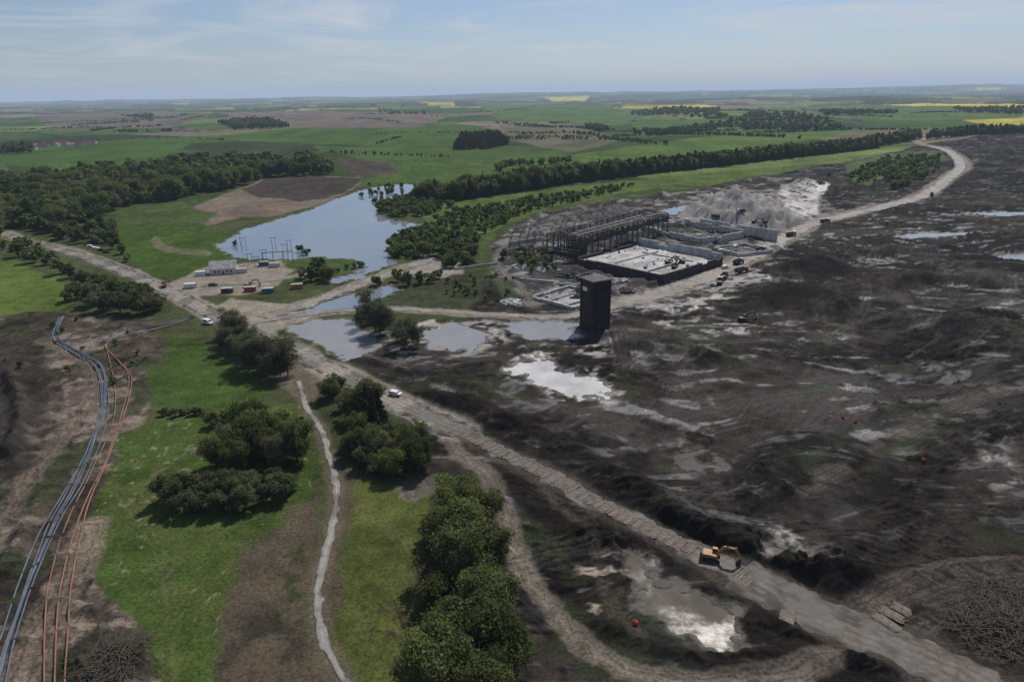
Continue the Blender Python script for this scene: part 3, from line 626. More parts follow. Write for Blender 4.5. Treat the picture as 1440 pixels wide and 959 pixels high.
for i in range(70):
    x0=r2.uniform(-1,1); d=1500*math.exp(r2.uniform(0,1.9)); x0*=d*.85; a=r2.choice([.35,.35+1.57])+r2.normal()*.25; l=r2.uniform(150,500)*(d/2500)**.5; stp=4 if d<3500 else 7; n=int(l/stp); hb=r2.uniform(3.5,7.5); q=0; cv=r2.normal()*.0015
    for j in range(n):
        q+=r2.uniform(.4,1.6)*stp*(6 if r2.random()<.02 else 1); hh=hb*r2.uniform(.5,1.5); aa=a+cv*q
        TR.append((r2.choice(['tree','bush']),x0+math.cos(aa)*q+r2.normal()*2,d+math.sin(aa)*q+r2.normal()*2,hh,r2.uniform(0,6)))
tx=np.array([t[1] for t in TR]);ty=np.array([t[2] for t in TR]); th=np.array([t[3] for t in TR])
tz=H(tx,ty)
inw=wdist(tx,ty)<.5; vis=(np.abs(tx)<ty*1.25)&((~inw)|(th<7.2))&(roadflat(tx,ty)<.5); 
order=[i for i in np.argsort(-(th/np.hypot(tx,ty))) if vis[i]]
lab={'tree':("broadleaf tree with dense dark green crown","tree"),'bush':("rounded grey-green bush in rough grass","bush"),'willow':("thin pale willow with sparse twiggy crown","tree"),'conifer':("tall narrow dark conifer among broadleaf trees","tree")}
nm={'tree':'broadleaf_tree','bush':'bush','willow':'willow_tree','conifer':'conifer_tree'}
cnt=0; rest=[]
for i in order:
    kd,x,y,h,rz=TR[i]
    if cnt<300:
        vs=VAR[kd]; v=vs[cnt%len(vs)]; e=empty(nm[kd],(x,y,tz[i]),rz,lab[kd][0],lab[kd][1],"trees and bushes around the site"); s_=h/10
        e.scale=(s_*rng.uniform(.8,1.2),s_*rng.uniform(.8,1.2),s_)
        link("trunk",v[1],e); link("crown",v[0],e); cnt+=1
    else: rest.append(i)
VV=[];SS=[]
for i in rest:
    kd,x,y,h,rz=TR[i]; Vv,S_=LOW[kd][i%len(LOW[kd])]; d=math.hypot(x,y)
    if d>2200: Vv=Vv.reshape(-1,4,3)[:70]; c=Vv.mean(1,keepdims=True); Vv=((Vv-c)*2.4+c).reshape(-1,3); S_=S_[:280]
    c,s1=math.cos(rz),math.sin(rz); k=h/10; W=np.stack([(Vv[:,0]*c-Vv[:,1]*s1)*k+x,(Vv[:,0]*s1+Vv[:,1]*c)*k+y,Vv[:,2]*k+tz[i]],1); VV.append(W)
    b0,b1={'tree':(.1,.55),'bush':(.35,.6),'conifer':(0,.3),'willow':(.3,.5)}[kd]; SS.append((b0+b1*S_)*(.5+.9*((i*37)%100)/100))
VV=np.concatenate(VV);SS=np.clip(np.concatenate(SS),0,1)
me=mesh_np("woodland",VV,np.arange(len(VV)).reshape(-1,4),M_far); at=me.attributes.new('shade','FLOAT','POINT'); at.data.foreach_set('value',SS.astype(np.float32))
o=link("woodland",me); tag(o,"dense mixed woodland and hedgerows between the fields","woodland",kind="stuff")
# ---------------- tower ----------------
x,y=G(836,460); tw=empty("tower",(x,y,0),math.radians(28),"tall dark square concrete tower with low sloped cap beside pond","tower")
a=9.6; HT=22.5
b=B(); b.box(0,0,HT/2-.5,a,a,HT+1); 
for k in (-1,1):
    for j in (-1,1): b.box(k*(a/2-.3),j*(a/2-.3),HT/2-.5,.9,.9,HT+1.02)
for z in (5.5,11,16.5): b.box(0,0,z,a+.16,a+.16,.35)
b.make("wall",M_black,tw)
b=B(); b.box(0,0,HT+.3,a+.8,a+.8,.6); b.box(0,0,HT+1.3,a+.2,a+.2,1.4,0,.3); b.make("roof",M_cap,tw)
b=B(); b.box(-a/2-.1,1.2,HT-4,.12,3.4,1.8); b.make("sign_panel",M_white,tw)
for (wx_,wy_,wz_,sx,sy,sz) in [(-a/2-.05,-2,HT-3.6,.1,1.4,1.6),(0,-a/2-.05,HT-3.6,1.8,.1,1.6),(2.6,-a/2-.05,HT-3.6,1.2,.1,1.6),(-a/2-.05,1.5,13,.1,1.2,1.8),(-a/2-.05,1.5,8,.1,1.2,1.8),(1.5,-a/2-.05,13,1.2,.1,1.8),(1.5,-a/2-.05,8,1.2,.1,1.8)]:
    B().box(wx_,wy_,wz_,sx,sy,sz).make("window",M_glass,tw)
B().box(-1,-a/2-.06,1.2,2,.12,2.8).make("door",M_steel,tw)
# ---------------- works buildings ----------------
Bp=np.array(G(814,370)); E=np.array(G(938,330)); L=E-Bp; Ln=np.hypot(*L); ang=math.atan2(L[1],L[0])
fr=empty("steel_frame_building",(Bp[0],Bp[1],0),ang,"long roofless industrial hall reduced to dark steel skeleton","building")
HH=16.; WW=25.; nb=16; bay=Ln/nb
cm=B().box(0,0,HH/2,.7,.7,HH).mesh("column",M_steel)
def truss(sag):
    b=B(); b.beam((0,0,HH),(0,WW/2,HH+3-sag),.3); b.beam((0,WW/2,HH+3-sag),(0,WW,HH),.3); b.beam((0,0,HH-1.6),(0,WW,HH-1.6-sag*.3),.28)
    for i in range(10):
        z=lambda q: HH+3*(1-abs(q-.5)*2)-sag*(1-abs(q-.5)*2)
        b.beam((0,i*WW/10,HH-1.6),(0,(i+.5)*WW/10,z((i+.5)/10)),.18); b.beam((0,(i+.5)*WW/10,z((i+.5)/10)),(0,(i+1)*WW/10,HH-1.6),.18)
    return b.mesh("roof_truss",M_steel)
tms=[truss(0),truss(1.2),truss(2.5)]
for i in range(nb+1):
    if i not in (6,9,13):
        o=link("roof_truss",tms[(i*5)%3],fr,(i*bay+rng.normal()*.5,0,0)); o.rotation_euler=(rng.normal()*.01,rng.normal()*.03,rng.normal()*.04)
    for yy in ((0,WW) if i>2 else (0,WW/3,2*WW/3,WW)):
        o=link("column",cm,fr,(i*bay,yy,0)); o.rotation_euler=(rng.normal()*.015,rng.normal()*.025,0)
b=B()
for yy in (0,WW):
    for z in (HH-2,HH-.1): b.beam((0,yy,z),(Ln,yy,z),.4)
for z in (5.5,10.5): 
    b.beam((0,0,z),(0,WW,z),.5); b.beam((bay,0,z),(bay,WW,z),.5); b.beam((0,WW,z),(2*bay,WW,z),.5); b.beam((0,0,z),(2*bay,0,z),.5)
for i in range(nb):
    if i%3==0: b.beam((i*bay,0,0),((i+1)*bay,0,HH-2),.2); b.beam((i*bay,WW,0),((i+1)*bay,WW,HH-2),.2)
    for yy in (7,12.5,18): 
        if rng.random()<.6: b.beam((i*bay,yy,HH+1.2),((i+1)*bay,yy,HH+1.2+rng.normal()*.6),.15)
b.make("girder",M_steel,fr)
b=B()
for i in range(nb):
    for yy in (2.4,6.2):
        if rng.random()<.86: b.box((i+.5)*bay,yy,HH+.6+yy*.2+rng.normal()*.15,bay*.94,3.6,.2,rng.normal()*.01)
b.make("roof",M_dark,fr)
b=B()
for i in range(nb):
    if rng.random()<.8: b.box((i+.5)*bay,-.6,HH-3.2-rng.random(),bay*.9,.3,2.4+rng.random()*2)
    if rng.random()<.5: b.box((i+.5)*bay,WW*.98,2,bay*.9,.3,2+rng.random()*5)
b.box(4,WW*.5,2.2,.4,WW*.8,4.4); b.box(2*bay,WW*.4,6,.4,WW*.5,9);b.make("wall",M_dark,fr)
af=empty("arched_lattice_frame",(Bp[0],Bp[1],0),ang,"row of pale curved steel lattice arches beside the ruined hall","building")
def arch(R,h,seed):
    b=B(); P=[];Q=[]
    for i in range(13):
        t_=math.pi*i/12; P.append((0,R-math.cos(t_)*R,h*max(math.sin(t_),0)**.8)); Q.append((0,R-math.cos(t_)*(R-1),(h-1.2)*max(math.sin(t_),0)**.8))
    for i in range(12):
        b.beam(P[i],P[i+1],.3); b.beam(Q[i],Q[i+1],.22); b.beam(P[i],Q[i+1],.15); b.beam(Q[i],P[i+1],.15)
    return b.mesh("arch",M_gal)
ar=[arch(16,19,1),arch(16,18,2)]
for i in range(13):
    if i in (4,): continue
    o=link("arch",ar[i%2],af,(2+i*9.5,WW+3,0)); o.rotation_euler=(0,rng.normal()*.03,rng.normal()*.03)
b=B()
for yy,z in ((WW+9,15.6),(WW+19,18.7),(WW+29,15.6)):
    for i in range(12):
        if rng.random()<.85: b.beam((2+i*9.5,yy,z),(11.5+i*9.5,yy,z+rng.normal()*.2),.3)
b.make("purlin",M_gal,af)
def floor_mat():
    m,nt,b=newmat("dusty_slab"); n=noise(nt,.05,8,.68,None,1.0); n2=noise(nt,1,5,.6)
    c=ramp(nt,n,.38,.60,(.09,.082,.074),(.42,.41,.395)); c=mix(nt,1.0,c,ramp(nt,n2,.3,.7,(.65,.65,.65),(1.1,1.1,1.1)),'MULTIPLY'); nt.links.new(c,b.inputs['Base Color']); b.inputs['Roughness'].default_value=.55; return m
M_floor=floor_mat()
def basin(name,p1,p2,p3,h,fz,label,wm,back=None,fm=None):
    p1,p2,p3=map(np.array,(p1,p2,p3)); v=p2-p1; A=math.atan2(v[1],v[0]); l=np.hypot(*v); w=abs(np.dot(p3-p2,[-math.sin(A),math.cos(A)]))
    e=empty(name,(p1[0],p1[1],0),A,label,"building")
    for (cx,cy,sx,sy,hh,mt) in [(l/2,0,l,1.0,h,wm),(l,w/2,1.0,w-1.1,h,wm),(l/2,w,l,1.0,back or h,M_conc if back else wm),(0,w/2,1.0,w-1.1,h,wm)]:
        bb=B(); n=max(1,int(max(sx,sy)/7))
        for i in range(n+1):
            t_=(i/n-.5)
            if sx>sy: bb.box(cx+t_*(sx-.8),cy-.62,hh/2-.4,.7,.3,hh+.9)
            else: bb.box(cx+.62,cy+t_*(sy-.8),hh/2-.4,.3,.7,hh+.9)
            if i<n:
                h2=hh*(1-(.3*rng.random() if rng.random()<.4 else .02*rng.random())); t2=((i+.5)/n-.5)
                if sx>sy: bb.box(cx+t2*sx,cy,h2/2-.5,sx/n-.01,sy,h2+1)
                else: bb.box(cx,cy+t2*sy,h2/2-.5,sx,sy/n-.01,h2+1)
        bb.make("wall",mt,e)
    B().box(l/2,w/2,fz-.3,l-1.1,w-1.1,.6).make("floor",fm or M_floor,e)
    bb=B()
    bb.box(l*.35,w*.5,fz+.35,.6,w*.7,.7); bb.box(l*.55,w*.72,fz+.35,l*.6,.5,.7); bb.box(l*.78,w*.3,fz+.5,.6,w*.4,1.0)
    bb.make("partition_kerb",M_conc,e)
    bb=B()
    for i in range(int(l*w/40)):
        q_=rng.uniform(.4,1.6)*(1 if rng.random()<.9 else 2.2); bb.box(rng.uniform(2,l-2),rng.uniform(2,w-2),fz+q_*.15,q_,q_*rng.uniform(.3,1),q_*rng.uniform(.2,.6),rng.uniform(0,3),rng.uniform(.6,1))
    o=bb.make("debris",M_dark,e); o["kind"]="stuff"
    return e,l,w,A
bs=basin("concrete_basin",G(812,374),G(930,400),G(1002,371),5.5,3.6,"dark walled concrete basin with dusty pale slab inside",M_dark,8.5)
basin("concrete_foundation",G(748,420),G(806,436),G(838,414),1.6,.1,"low flooded concrete foundation walls beside the tower",M_conc)
basin("concrete_basin",G(902,326),G(985,345),G(1020,330),5,.8,"sunken concrete basin with pale walls and rubble",M_conc,6,M_dark)
basin("concrete_basin",G(940,309),G(1000,321),G(1025,311),4,.5,"small concrete basin below the gravel heap",M_conc,None,M_dark)
basin("concrete_basin",G(1004,352),G(1040,362),G(1064,350),2.5,.5,"small open concrete pit beside the haul road",M_conc,None,M_dark)
def wall(p,q,h,t,mat,label):
    p=np.array(G(*p));q=np.array(G(*q));v=q-p;l=np.hypot(*v);A=math.atan2(v[1],v[0]); b=B(); n=max(1,int(l/6))
    for i in range(n): h2=h*(1-(.4*rng.random() if rng.random()<.4 else .03*rng.random())); b.box((i+.5)*l/n,0,h2/2-.5,l/n-.01,t,h2+1)
    for i in range(int(l/8)+1): b.box(min(i*8.,l-.4),-t/2-.2,h/2-.4,.6,.4,h+.8)
    o=b.make("concrete_wall",mat,None,(p[0],p[1],0),A); tag(o,label,"wall")
wall((868,346),(890,341),8,.8,M_conc,"ruined pale concrete wall beside the steel hall")
wall((985,322),(1092,340),8,1,M_conc,"long pale concrete retaining wall below the gravel heap")
wall((640,380),(700,372),1.6,.5,M_conc,"low broken concrete wall among scrub")
wall((730,395),(812,404),2,.6,M_conc,"low broken concrete wall near the tower")
wall((715,345),(760,338),2.5,.6,M_conc,"low broken concrete wall near the steel hall")
def rubble(px,py,r,h,n,seed,mat,label):
    q=np.random.default_rng(seed); x,y=G(px,py); b=B()
    for i in range(n):
        a=q.uniform(0,6.28); d=r*q.random()**.6; z=h*(1-d/r)*q.uniform(.5,1); s1=q.uniform(.4,2.2)
        b.box(math.cos(a)*d,math.sin(a)*d,z,s1,s1*q.uniform(.4,1),s1*q.uniform(.2,.7),q.uniform(0,3),q.uniform(.6,1),q.normal()*.3)
    o=b.make("rubble_pile",mat,None,(x,y,Hz(x,y)-.1)); tag(o,label,"rubble")
for i,(px,py,r,h,mt) in enumerate([(745,350,9,3,M_steel),(770,380,8,2,M_conc),(800,388,8,2.5,M_dark),(735,375,7,2,M_conc),(955,322,10,3,M_dark),(985,335,9,3,M_conc),(1010,342,7,2,M_dark),(925,312,9,3,M_steel),(870,398,6,1.5,M_conc),(1060,335,8,2,M_dark),(900,310,8,3,M_conc),(1030,330,8,3,M_dark),(965,300,9,3,M_dark),(1090,348,6,2,M_conc),(720,425,6,1.5,M_conc),(880,410,5,1.5,M_dark),(780,345,8,2,M_conc),(950,312,7,2,M_conc),(830,392,8,2,M_steel)]):
    rubble(px,py,r,h,150,i,mt,"heap of pale broken concrete slabs" if mt==M_conc else "heap of dark scrap and broken masonry")
# ---------------- vehicles ----------------
def wheelmesh(r,w): 
    b=B(); b.tube([(0,-w/2,0),(0,-w/2+.08,0),(0,w/2-.08,0),(0,w/2,0)],[r*.85,r,r,r*.85],14); return b.mesh("wheel",M_tyre)
def mk_exc(mat,label):
    e=empty("excavator",(0,0,-500),0,label,"excavator","excavators working on the site")
    prof=[(-2.1,.12),(-1.7,0),(1.7,0),(2.1,.12),(2.3,.5),(2.05,.9),(1.7,1.0),(-1.7,1.0),(-2.05,.9),(-2.3,.5)]
    for yy in (-1.35,1.35): B().prism(prof,yy-.32,yy+.32).make("track",M_tyre,e)
    B().box(0,0,.75,2,2,.7).box(.1,0,1.15,1.4,1.4,.3).make("undercarriage",M_steel,e)
    b=B(); b.prism([(-2.4,1.3),(1.5,1.3),(1.6,1.7),(1.2,2.1),(-.4,2.3),(-2.2,2.3),(-2.6,2.0)],-1.35,1.35); b.make("body",mat,e)
    b=B(); b.prism([(-3.0,1.35),(-2.42,1.3),(-2.42,2.45),(-2.7,2.5),(-3.05,2.2)],-1.3,1.3); b.make("counterweight",M_steel,e)
    cab=B().prism([(.1,2.31),(1.55,2.0),(1.75,2.6),(1.4,3.25),(.15,3.3)],.42,1.35).make("cabin",mat,e)
    B().prism([(.3,2.55),(1.45,2.35),(1.55,2.65),(1.3,3.05),(.3,3.1)],1.352,1.37).make("window",M_glass,cab); B().prism([(.3,2.55),(1.45,2.35),(1.55,2.65),(1.3,3.05),(.3,3.1)],.40,.418).make("window",M_glass,cab)
    b=B(); b.prism([(1.0,1.9),(1.5,1.8),(3.4,4.2),(6.0,4.3),(6.1,4.7),(3.2,4.95),(2.7,4.7)],-.25,.2); b.make("boom",mat,e)
    b=B(); b.prism([(5.7,4.9),(6.2,5.1),(7.6,2.0),(7.3,1.9),(5.8,4.1)],-.2,.16); b.make("stick",mat,e)
    b=B(); b.tube([(1.7,.3,2.0),(3.1,.3,3.9)],.1,6); b.tube([(3.6,0,5.0),(5.7,0,5.2)],.1,6); b.tube([(6.2,0,4.9),(7.5,0,2.9)],.09,6); b.make("hydraulic_cylinder",M_steel,e)
    b=B(); b.prism([(7.6,2.1),(7.3,1.9),(6.5,1.3),(6.3,.7),(6.7,.3),(7.2,.4),(7.7,1.0)],-.7,.7); b.make("bucket",M_steel,e)
    return e
def place(proto,px,py,deg,scale=1,z=None,xy=None,label=None):
    x,y=xy or G(px,py); n=copy_thing(proto,(x,y,(Hz(x,y)-.05) if z is None else z),math.radians(deg),scale)
    if label: n["label"]=label
    return n
def mk_truck(mat,label,bedmat=None):
    e=empty("dump_truck",(0,0,-500),0,label,"truck","trucks on the haul road"); bedmat=bedmat or mat
    B().box(0,0,1.05,8.6,1.2,.5).make("chassis",M_steel,e)
    c=B().prism([(2.6,1.32),(4.6,1.32),(4.6,2.2),(4.1,3.3),(2.6,3.3)],-1.25,1.25).make("cabin",mat,e)
    B().prism([(4.62,2.3),(4.66,2.3),(4.2,3.15),(4.14,3.15)],-1.1,1.1).make("windscreen",M_glass,c)
    for yy in (-1.27,1.25): B().prism([(3.0,2.3),(4.2,2.3),(3.9,3.05),(3.0,3.05)],yy,yy+.02).make("window",M_glass,c)
    b=B(); b.prism([(-4.4,1.9),(-3.8,1.32),(2.0,1.32),(2.3,3.1),(2.1,3.1),(1.8,1.6),(-3.7,1.6),(-4.3,2.2)],-1.35,1.35)
    for yy in (-1.45,1.35): b.prism([(-4.3,1.8),(-3.8,1.33),(2.0,1.33),(2.3,2.9),(-4.3,2.7)],yy,yy+.1)
    b.make("tipper_body",bedmat,e); wm=wheelmesh(.8,.6)
    for xx in (3.4,-1.2,-3.0):
        for yy in (-1.15,1.15): link("wheel",wm,e,(xx,yy,.8))
    return e
def mk_car(mat,label,van=False):
    e=empty("van" if van else "parked_car",(0,0,-500),0,label,"van" if van else "car")
    pr=[(-2.2,.35),(2.2,.35),(2.25,.75),(2.1,.95),(1.2,1.05),(.6,1.5 if not van else 1.95),(-1.7 if not van else -2.2,1.5 if not van else 1.95),(-2.25,.9)]
    b=B().prism(pr,-.9,.9).make("body",mat,e)
    wz=1.42 if not van else 1.8
    for yy in (-.915,.9): B().prism([(-1.6,1.05),(1.0,1.05),(.55,wz),(-1.5,wz)],yy,yy+.015).make("window",M_glass,e)
    B().prism([(1.22,1.07),(1.25,1.08),(.66,wz),(.63,wz)],-.78,.78).make("windscreen",M_glass,e)
    wm=wheelmesh(.34,.22)
    for xx in (1.4,-1.4):
        for yy in (-.82,.82): link("wheel",wm,e,(xx,yy,.34))
    return e
ex_o=mk_exc(M_orange,"orange crawler excavator digging with lowered boom"); ex_w=mk_exc(M_steel,"dark grey crawler excavator working among rubble"); tr_r=mk_truck(M_red,"red three axle dump truck on dirt haul road",M_steel); tr_w=mk_truck(M_white,"white cab lorry with grey tipper body",M_steel); tr_o=mk_truck(M_orange,"orange dump truck on dirt road")
ca_w=mk_car(M_white,"small white car on the dirt road"); ca_d=mk_car(M_glass,"dark car parked by the dirt road"); va_w=mk_car(M_white,"white van on the dirt road",True); protos=[ex_o,ex_w,tr_r,tr_w,tr_o,ca_w,ca_d,va_w]
place(ex_o,1000,786,-18,.84,None,None,"orange crawler excavator digging mud beside timber track")
place(ca_w,556,556,-25,1.1,.17); place(va_w,293,456,-30,1.2,.17); place(tr_o,231,404,120,.8,.3,None,"orange lorry on the main dirt road")
for p,dg,pr in [((1018,392),60,tr_r),((1042,384),30,tr_r),((1012,400),70,tr_w),((1038,372),40,tr_w),((1070,355),40,tr_w),((1310,276),60,tr_r),((1160,314),20,tr_w),((1112,333),30,tr_w)]: place(pr,*p,dg,1,.28)
for p,dg,pr in [((1075,322),100,ex_o),((1060,322),-20,ex_w),((1165,250),40,ex_w),((1040,318),200,tr_w),((1000,330),30,ex_w),((1005,318),120,tr_r),((350,404),10,ex_o),((960,336),80,ex_w),((985,340),10,tr_r),((1045,452),10,ex_w),((1155,262),10,tr_w)]: place(pr,*p,dg,.85)
e,l,w,A=bs
for (fx_,fy_,dg,pr) in [(.72,.5,20,ex_o),(.8,.6,150,ex_w),(.86,.4,60,tr_r)]:
    px_=e.location.x+math.cos(A)*l*fx_-math.sin(A)*w*fy_; py_=e.location.y+math.sin(A)*l*fx_+math.cos(A)*w*fy_
    place(pr,0,0,dg,.8,3.65,(px_,py_))
for p,dg,pr in [((135,351),0,ca_w),((143,353),0,ca_d),((128,349),0,va_w),((150,356),10,ca_d),((300,402),0,ca_d),((1020,378),30,va_w),((1015,355),30,ca_w),((1035,350),30,va_w)]: place(pr,*p,dg,1.1)
for p in protos:
    for c in list(p.children):
        for g_ in list(c.children): bpy.data.objects.remove(g_)
        bpy.data.objects.remove(c)
    bpy.data.objects.remove(p)
def container(px,py,deg,mat,label,sx=6,sy=2.5,sz=2.6):
    x,y=G(px,py); e=empty("site_container",(x,y,Hz(x,y)),math.radians(deg),label,"container","containers beside the substation")
    b=B(); b.box(0,0,sz/2,sx,sy,sz)
    for i in range(int(sx/.6)): b.box(-sx/2+.3+i*.6,-sy/2-.04,sz/2,.25,.08,sz*.9); b.box(-sx/2+.3+i*.6,sy/2+.04,sz/2,.25,.08,sz*.9)
    b.make("body",mat,e); B().box(sx/2+.04,0,sz/2,.08,sy*.8,sz*.85).make("door",M_steel,e); B().box(0,0,sz+.05,sx+.1,sy+.1,.1).make("roof",M_conc if mat!=M_white else M_white,e)
for p,dg,mt,l_ in [((377,412),10,M_blue,"blue steel shipping container on gravel"),((418,406),12,M_orange,"orange steel container on gravel"),((268,405),12,M_white,"white office container on gravel"),((283,388),12,M_white,"white office container on gravel"),((372,374),10,M_blue,"blue steel shipping container on gravel"),((386,376),10,M_plaster,"pale office container on gravel"),((352,410),8,M_red,"red steel container on gravel"),((320,412),8,M_steel,"grey steel container on gravel"),((340,384),12,M_plaster,"pale office container on gravel")]: container(*p,dg,mt,l_)
def house(px,py,deg,L_=14,W_=8,h=3.2,wm=None,rm=None,name="farmhouse",label="white farmhouse with red tiled gable roof among fields",xy=None):
    x,y=xy or G(px,py); e=empty(name,(x,y,Hz(x,y)),math.radians(deg),label,"house","farmhouses scattered over the fields")
    b=B(); b.box(0,0,h/2-.5,L_,W_,h+1); b.add([(-L_/2,-W_/2,h),(-L_/2,W_/2,h),(-L_/2,0,h+W_*.42)],[(0,2,1)]); b.add([(L_/2,-W_/2,h),(L_/2,W_/2,h),(L_/2,0,h+W_*.42)],[(0,1,2)]); b.make("wall",wm or M_plaster,e)
    q=W_*.42; r=B(); r.add([(-L_/2-.5,-W_/2-.5,h-.1),(L_/2+.5,-W_/2-.5,h-.1),(L_/2+.5,0,h+q+.25),(-L_/2-.5,0,h+q+.25),(-L_/2-.5,W_/2+.5,h-.1),(L_/2+.5,W_/2+.5,h-.1)],[(0,1,2,3),(3,2,5,4)]); ro=r.make("roof",rm or M_roofr,e)
    B().box(L_*.25,.6,h+q+.3,.8,.8,1.4).make("chimney",M_roofr,ro)
    B().box(0,-W_/2-.04,1.05,1,.08,2.1).make("door",M_wood,e)
    for i in (-.3,-.15,.15,.3): B().box(i*L_,-W_/2-.04,1.7,1.2,.08,1.1).make("window",M_glass,e)
    return e
house(316,384,12,15,9,3.6,M_plaster,M_conc,"substation_building","small pale building with light gabled roof on gravel")
for i in range(14): house(18+i*8.5+rng.uniform(-4,4),211-i*.6+rng.uniform(-2,2),rng.uniform(0,180),rng.uniform(14,30),10,rng.uniform(3,5))
for i in range(44):
    p=[(250+rng.uniform(-20,30),186),(1100+rng.uniform(-90,110),170+rng.uniform(-5,8)),(1380+rng.uniform(-90,60),162+rng.uniform(-6,6)),(rng.uniform(0,1440),rng.uniform(150,175)),(460+rng.uniform(-60,60),155+rng.uniform(-3,5))][i%5]
    house(*p,rng.uniform(0,180),rng.uniform(14,38),11,4.5)
def pole(px,py,h=9,pair=True):
    x,y=G(px,py); e=empty("utility_pole",(x,y,max(Hz(x,y),-.9)),.2,"twin leg wooden power pole with crossarm beside water","utility pole","power poles near the substation")
    for s1 in ((-1.2,1.2) if pair else (0,)): B().tube([(s1,0,-.5),(s1,0,h)],[.16,.1],7).make("pole",M_bark,e)
    B().box(0,0,h-.4,5,.2,.2).make("crossarm",M_bark,e)
    for s1 in (-2.2,0,2.2): B().tube([(s1,0,h-.28),(s1,0,h+.2)],[.1,.06],6).make("insulator",M_glass,e)
for p in [(336,346),(344,352),(402,362),(408,356),(386,352),(352,372),(362,376),(372,366)]: pole(*p,10 if p[1]<365 else 7)
x,y=G(392,372); ga=empty("switchyard_gantry",(x,y,0),.2,"grey steel switchyard gantry on gravel yard","gantry")
for i in range(4): B().tube([(i*6-9,0,0),(i*6-9,0,8)],.2,6).make("leg",M_steel,ga)
B().box(0,0,8.1,19,.4,.4).make("beam",M_steel,ga)
x,y=G(766,141); o=B().tube([(0,0,0),(0,0,300)],[2.2,1.2],6).box(0,0,1,6,6,2).make("radio_mast",M_conc,None,(x,y,0)); tag(o,"very tall thin radio mast beyond the fields","mast")
# ---------------- pipes ----------------
def pipe(L_,off,r,mat,label,grp,ph):
    P=resample(SP(L_,6),2.5); T_=np.gradient(P,axis=0); T_/=np.hypot(T_[:,0],T_[:,1])[:,None]; Nn=np.stack([-T_[:,1],T_[:,0]],1)
    q=np.arange(len(P)); P=P+Nn*(off+.4*np.sin(q*.13+ph)+.3*np.sin(q*.05+2*ph))[:,None]; hz=H(P[:,0],P[:,1]); hz=np.convolve(np.pad(hz,2,'edge'),np.ones(5)/5,'valid')
    b=B().tube([(p[0],p[1],z+r+.1) for p,z in zip(P,hz)],r,8); me=b.mesh("pipe",mat)
    for pl in me.polygons: pl.use_smooth=True
    o=link("pipe",me); tag(o,label,"pipe",grp)
Lb=[(88,447),(78,478),(112,500),(140,518),(148,560),(138,610),(112,672),(78,735),(42,820),(14,900),(-6,975),(-30,1060)]
for i,o_ in enumerate((-1.3,-.7,-.1,.5,1.3)): pipe(Lb,o_,.2,M_pipeb,"long grey blue plastic pipe lying across bare soil","grey pipes laid over the soil",i*1.3)
Lo=[(268,449),(215,466),(152,484),(170,510),(186,535),(172,590),(152,650),(128,705),(112,760),(97,830),(90,900),(86,980),(84,1060)]
for i,o_ in enumerate((-.8,0.1)): pipe(Lo,o_,.18,M_pipeo,"long rust orange pipe lying across bare soil","orange pipes laid over the soil",i*1.7)
pipe([(150,486),(160,540),(158,600),(130,670),(98,740),(72,820),(62,900),(62,1000)],0,.17,M_pipeo,"long rust orange pipe lying across bare soil","orange pipes laid over the soil",4)
for i in range(3): pipe([(270,446),(220,458),(175,468),(140,484)],1.5*i,.2,M_pipeb,"short grey pipe run beside the dirt road","grey pipes laid over the soil",i)
# ---------------- timber mats ----------------
mats=[]
for v_ in range(5):
    b=B()
    for i in range(7): b.box(-1.05+i*.35+rng.normal()*.03,rng.uniform(-.35,.35),.09+rng.normal()*.03,.32,4.5+rng.normal()*.4,.16,rng.normal()*.02)
    mats.append(b.mesh("timber_mat",M_wood))
def tmat(x,y,rz,z=.14):
    o=link("timber_mat",mats[rng.integers(5)],None,(x,y,z),rz); o.rotation_euler=(rng.normal()*.02,rng.normal()*.02,rz); tag(o,"weathered plank mat laid across the muddy track","timber mat","plank mats along the track")
P=resample(ROADS['mat'][0],2.45); T_=np.gradient(P,axis=0)
for i in range(2,len(P)):
    if math.hypot(P[i][0]-G(1003,788)[0],P[i][1]-G(1003,788)[1])<4: continue
    tmat(P[i][0]+rng.normal()*.25,P[i][1]+rng.normal()*.25,math.atan2(T_[i][1],T_[i][0])+rng.normal()*.05,.07+rng.uniform(-.09,.07))
for p,a_ in [((1105,868),-.5),((1108,872),-.55),((1240,872),.6),((1255,866),.6),((1268,860),.6),((1250,878),.5)]:
    x,y=G(*p); tmat(x,y,a_,Hz(x,y)+.1)
for p,r in [((893,880),.6),((1298,650),.5),((1203,594),.5),((1185,588),.5)]:
    x,y=G(*p); z=Hz(x,y); e=empty("marker_buoy",(x,y,z),0,"round red marker buoy lying on the mud","buoy","red marker buoys")
    b=B(); b.tube([(0,0,r*(1-math.cos(a))) for a in np.linspace(.05,3.09,12)],[r*math.sin(a) for a in np.linspace(.05,3.09,12)],16); me=b.mesh("float",M_buoy)
    for pl in me.polygons: pl.use_smooth=True
    link("float",me,e); B().tube([(0,0,2*r-.02),(0,0,2*r+.25)],[.12,.1],8).make("mooring_eye",M_steel,e)
def brush(px,py,r,h,n,seed,label):
    q=np.random.default_rng(seed); x,y=G(px,py); b=B()
    for i in range(n):
        a=q.uniform(0,6.28); d=r*math.sqrt(q.random()); z=h*(1-d/r)*q.random()+.1; l=q.uniform(1.5,5); t=q.uniform(0,6.28); c=(math.cos(a)*d,math.sin(a)*d,z)
        b.tube([c,(c[0]+math.cos(t)*l,c[1]+math.sin(t)*l,z+q.uniform(-.3,.8))],[.09,.03],4)
    o=b.make("brush_pile",M_bark,None,(x,y,Hz(x,y))); tag(o,label,"brush pile")
brush(1400,880,9,3,900,1,"large tangled pile of cut grey branches on mud"); brush(1440,850,8,2.5,600,2,"tangled pile of cut grey branches on mud"); brush(160,935,6,2,400,3,"brown pile of dead branches beside the meadow")
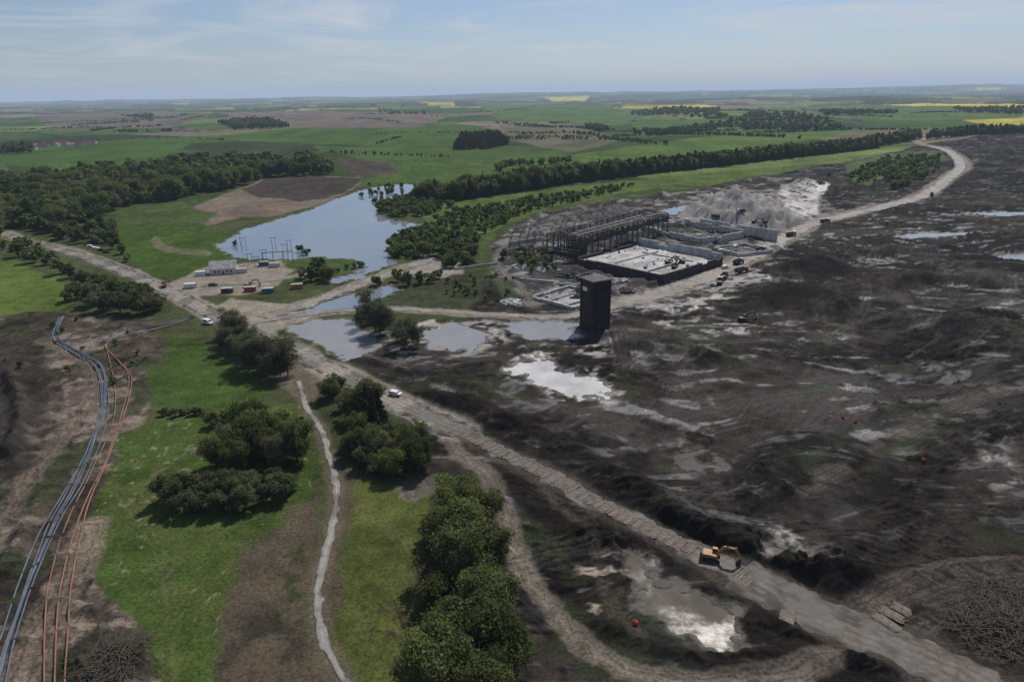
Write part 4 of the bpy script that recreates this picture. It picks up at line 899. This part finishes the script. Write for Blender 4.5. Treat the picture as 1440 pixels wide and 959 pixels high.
# ---------------- sky, sun, haze ----------------
EL=math.radians(49); AZ=math.radians(22)
S=Vector((math.sin(AZ)*math.cos(EL),math.cos(AZ)*math.cos(EL),math.sin(EL)))
sl=bpy.data.lights.new("sun",'SUN'); sl.energy=3.9; sl.angle=math.radians(.5); sl.color=(1,.95,.88); so=bpy.data.objects.new("sun",sl); COL.objects.link(so); so.rotation_euler=S.to_track_quat('Z','Y').to_euler()
w=bpy.data.worlds.new("World"); sc.world=w; w.use_nodes=True; nt=w.node_tree; bg=nt.nodes['Background']
sky=N(nt,'ShaderNodeTexSky',sky_type='NISHITA'); sky.sun_disc=False; sky.sun_elevation=EL; sky.sun_rotation=AZ; sky.air_density=1.0; sky.dust_density=.5; sky.ozone_density=3.0; sky.altitude=100
tc=N(nt,'ShaderNodeTexCoord'); sx=N(nt,'ShaderNodeSeparateXYZ'); nt.links.new(tc.outputs['Generated'],sx.inputs[0])
ad=N(nt,'ShaderNodeMath',operation='ADD'); nt.links.new(sx.outputs[2],ad.inputs[0]); ad.inputs[1].default_value=.06
dx=N(nt,'ShaderNodeMath',operation='DIVIDE'); nt.links.new(sx.outputs[0],dx.inputs[0]); nt.links.new(ad.outputs[0],dx.inputs[1])
dy=N(nt,'ShaderNodeMath',operation='DIVIDE'); nt.links.new(sx.outputs[1],dy.inputs[0]); nt.links.new(ad.outputs[0],dy.inputs[1])
cb=N(nt,'ShaderNodeCombineXYZ'); nt.links.new(dx.outputs[0],cb.inputs[0]); nt.links.new(dy.outputs[0],cb.inputs[1])
nz=noise(nt,.5,9,.62,cb.outputs[0],1.3); cf=ramp(nt,nz,.46,.72,(.03,.03,.03),(.8,.8,.8))
skc=mix(nt,1.0,sky.outputs[0],(.95,.985,1.11),'MULTIPLY')
col=mix(nt,cf,skc,(8.8,9.1,9.5)); nt.links.new(col,bg.inputs[0]); bg.inputs[1].default_value=.070
b=B(); b.box(0,30000,200,140000,82000,900); me=b.mesh("sky",M_ground); me.materials.clear()
m=bpy.data.materials.new("self_lit_haze"); m.use_nodes=True; nt=m.node_tree; nt.nodes.remove(nt.nodes['Principled BSDF'])
SG=4.3e-5
va=N(nt,'ShaderNodeVolumeAbsorption'); va.inputs['Color'].default_value=(0,0,0,1); va.inputs['Density'].default_value=SG
ve=N(nt,'ShaderNodeEmission'); ve.inputs['Color'].default_value=(.36,.455,.61,1); ve.inputs['Strength'].default_value=SG  # haze glows by itself, standing in for sunlight scattered in air
asn=N(nt,'ShaderNodeAddShader'); nt.links.new(va.outputs[0],asn.inputs[0]); nt.links.new(ve.outputs[0],asn.inputs[1]); nt.links.new(asn.outputs[0],nt.nodes['Material Output'].inputs['Volume']); me.materials.append(m)
o=link("sky",me); o["kind"]="structure"  # box holding the added glowing haze, not the sky itself
sc.view_settings.view_transform='Standard'; sc.view_settings.look='None'; sc.view_settings.exposure=0
print("TREES",len(TR),"woodquads",len(VV)//4)
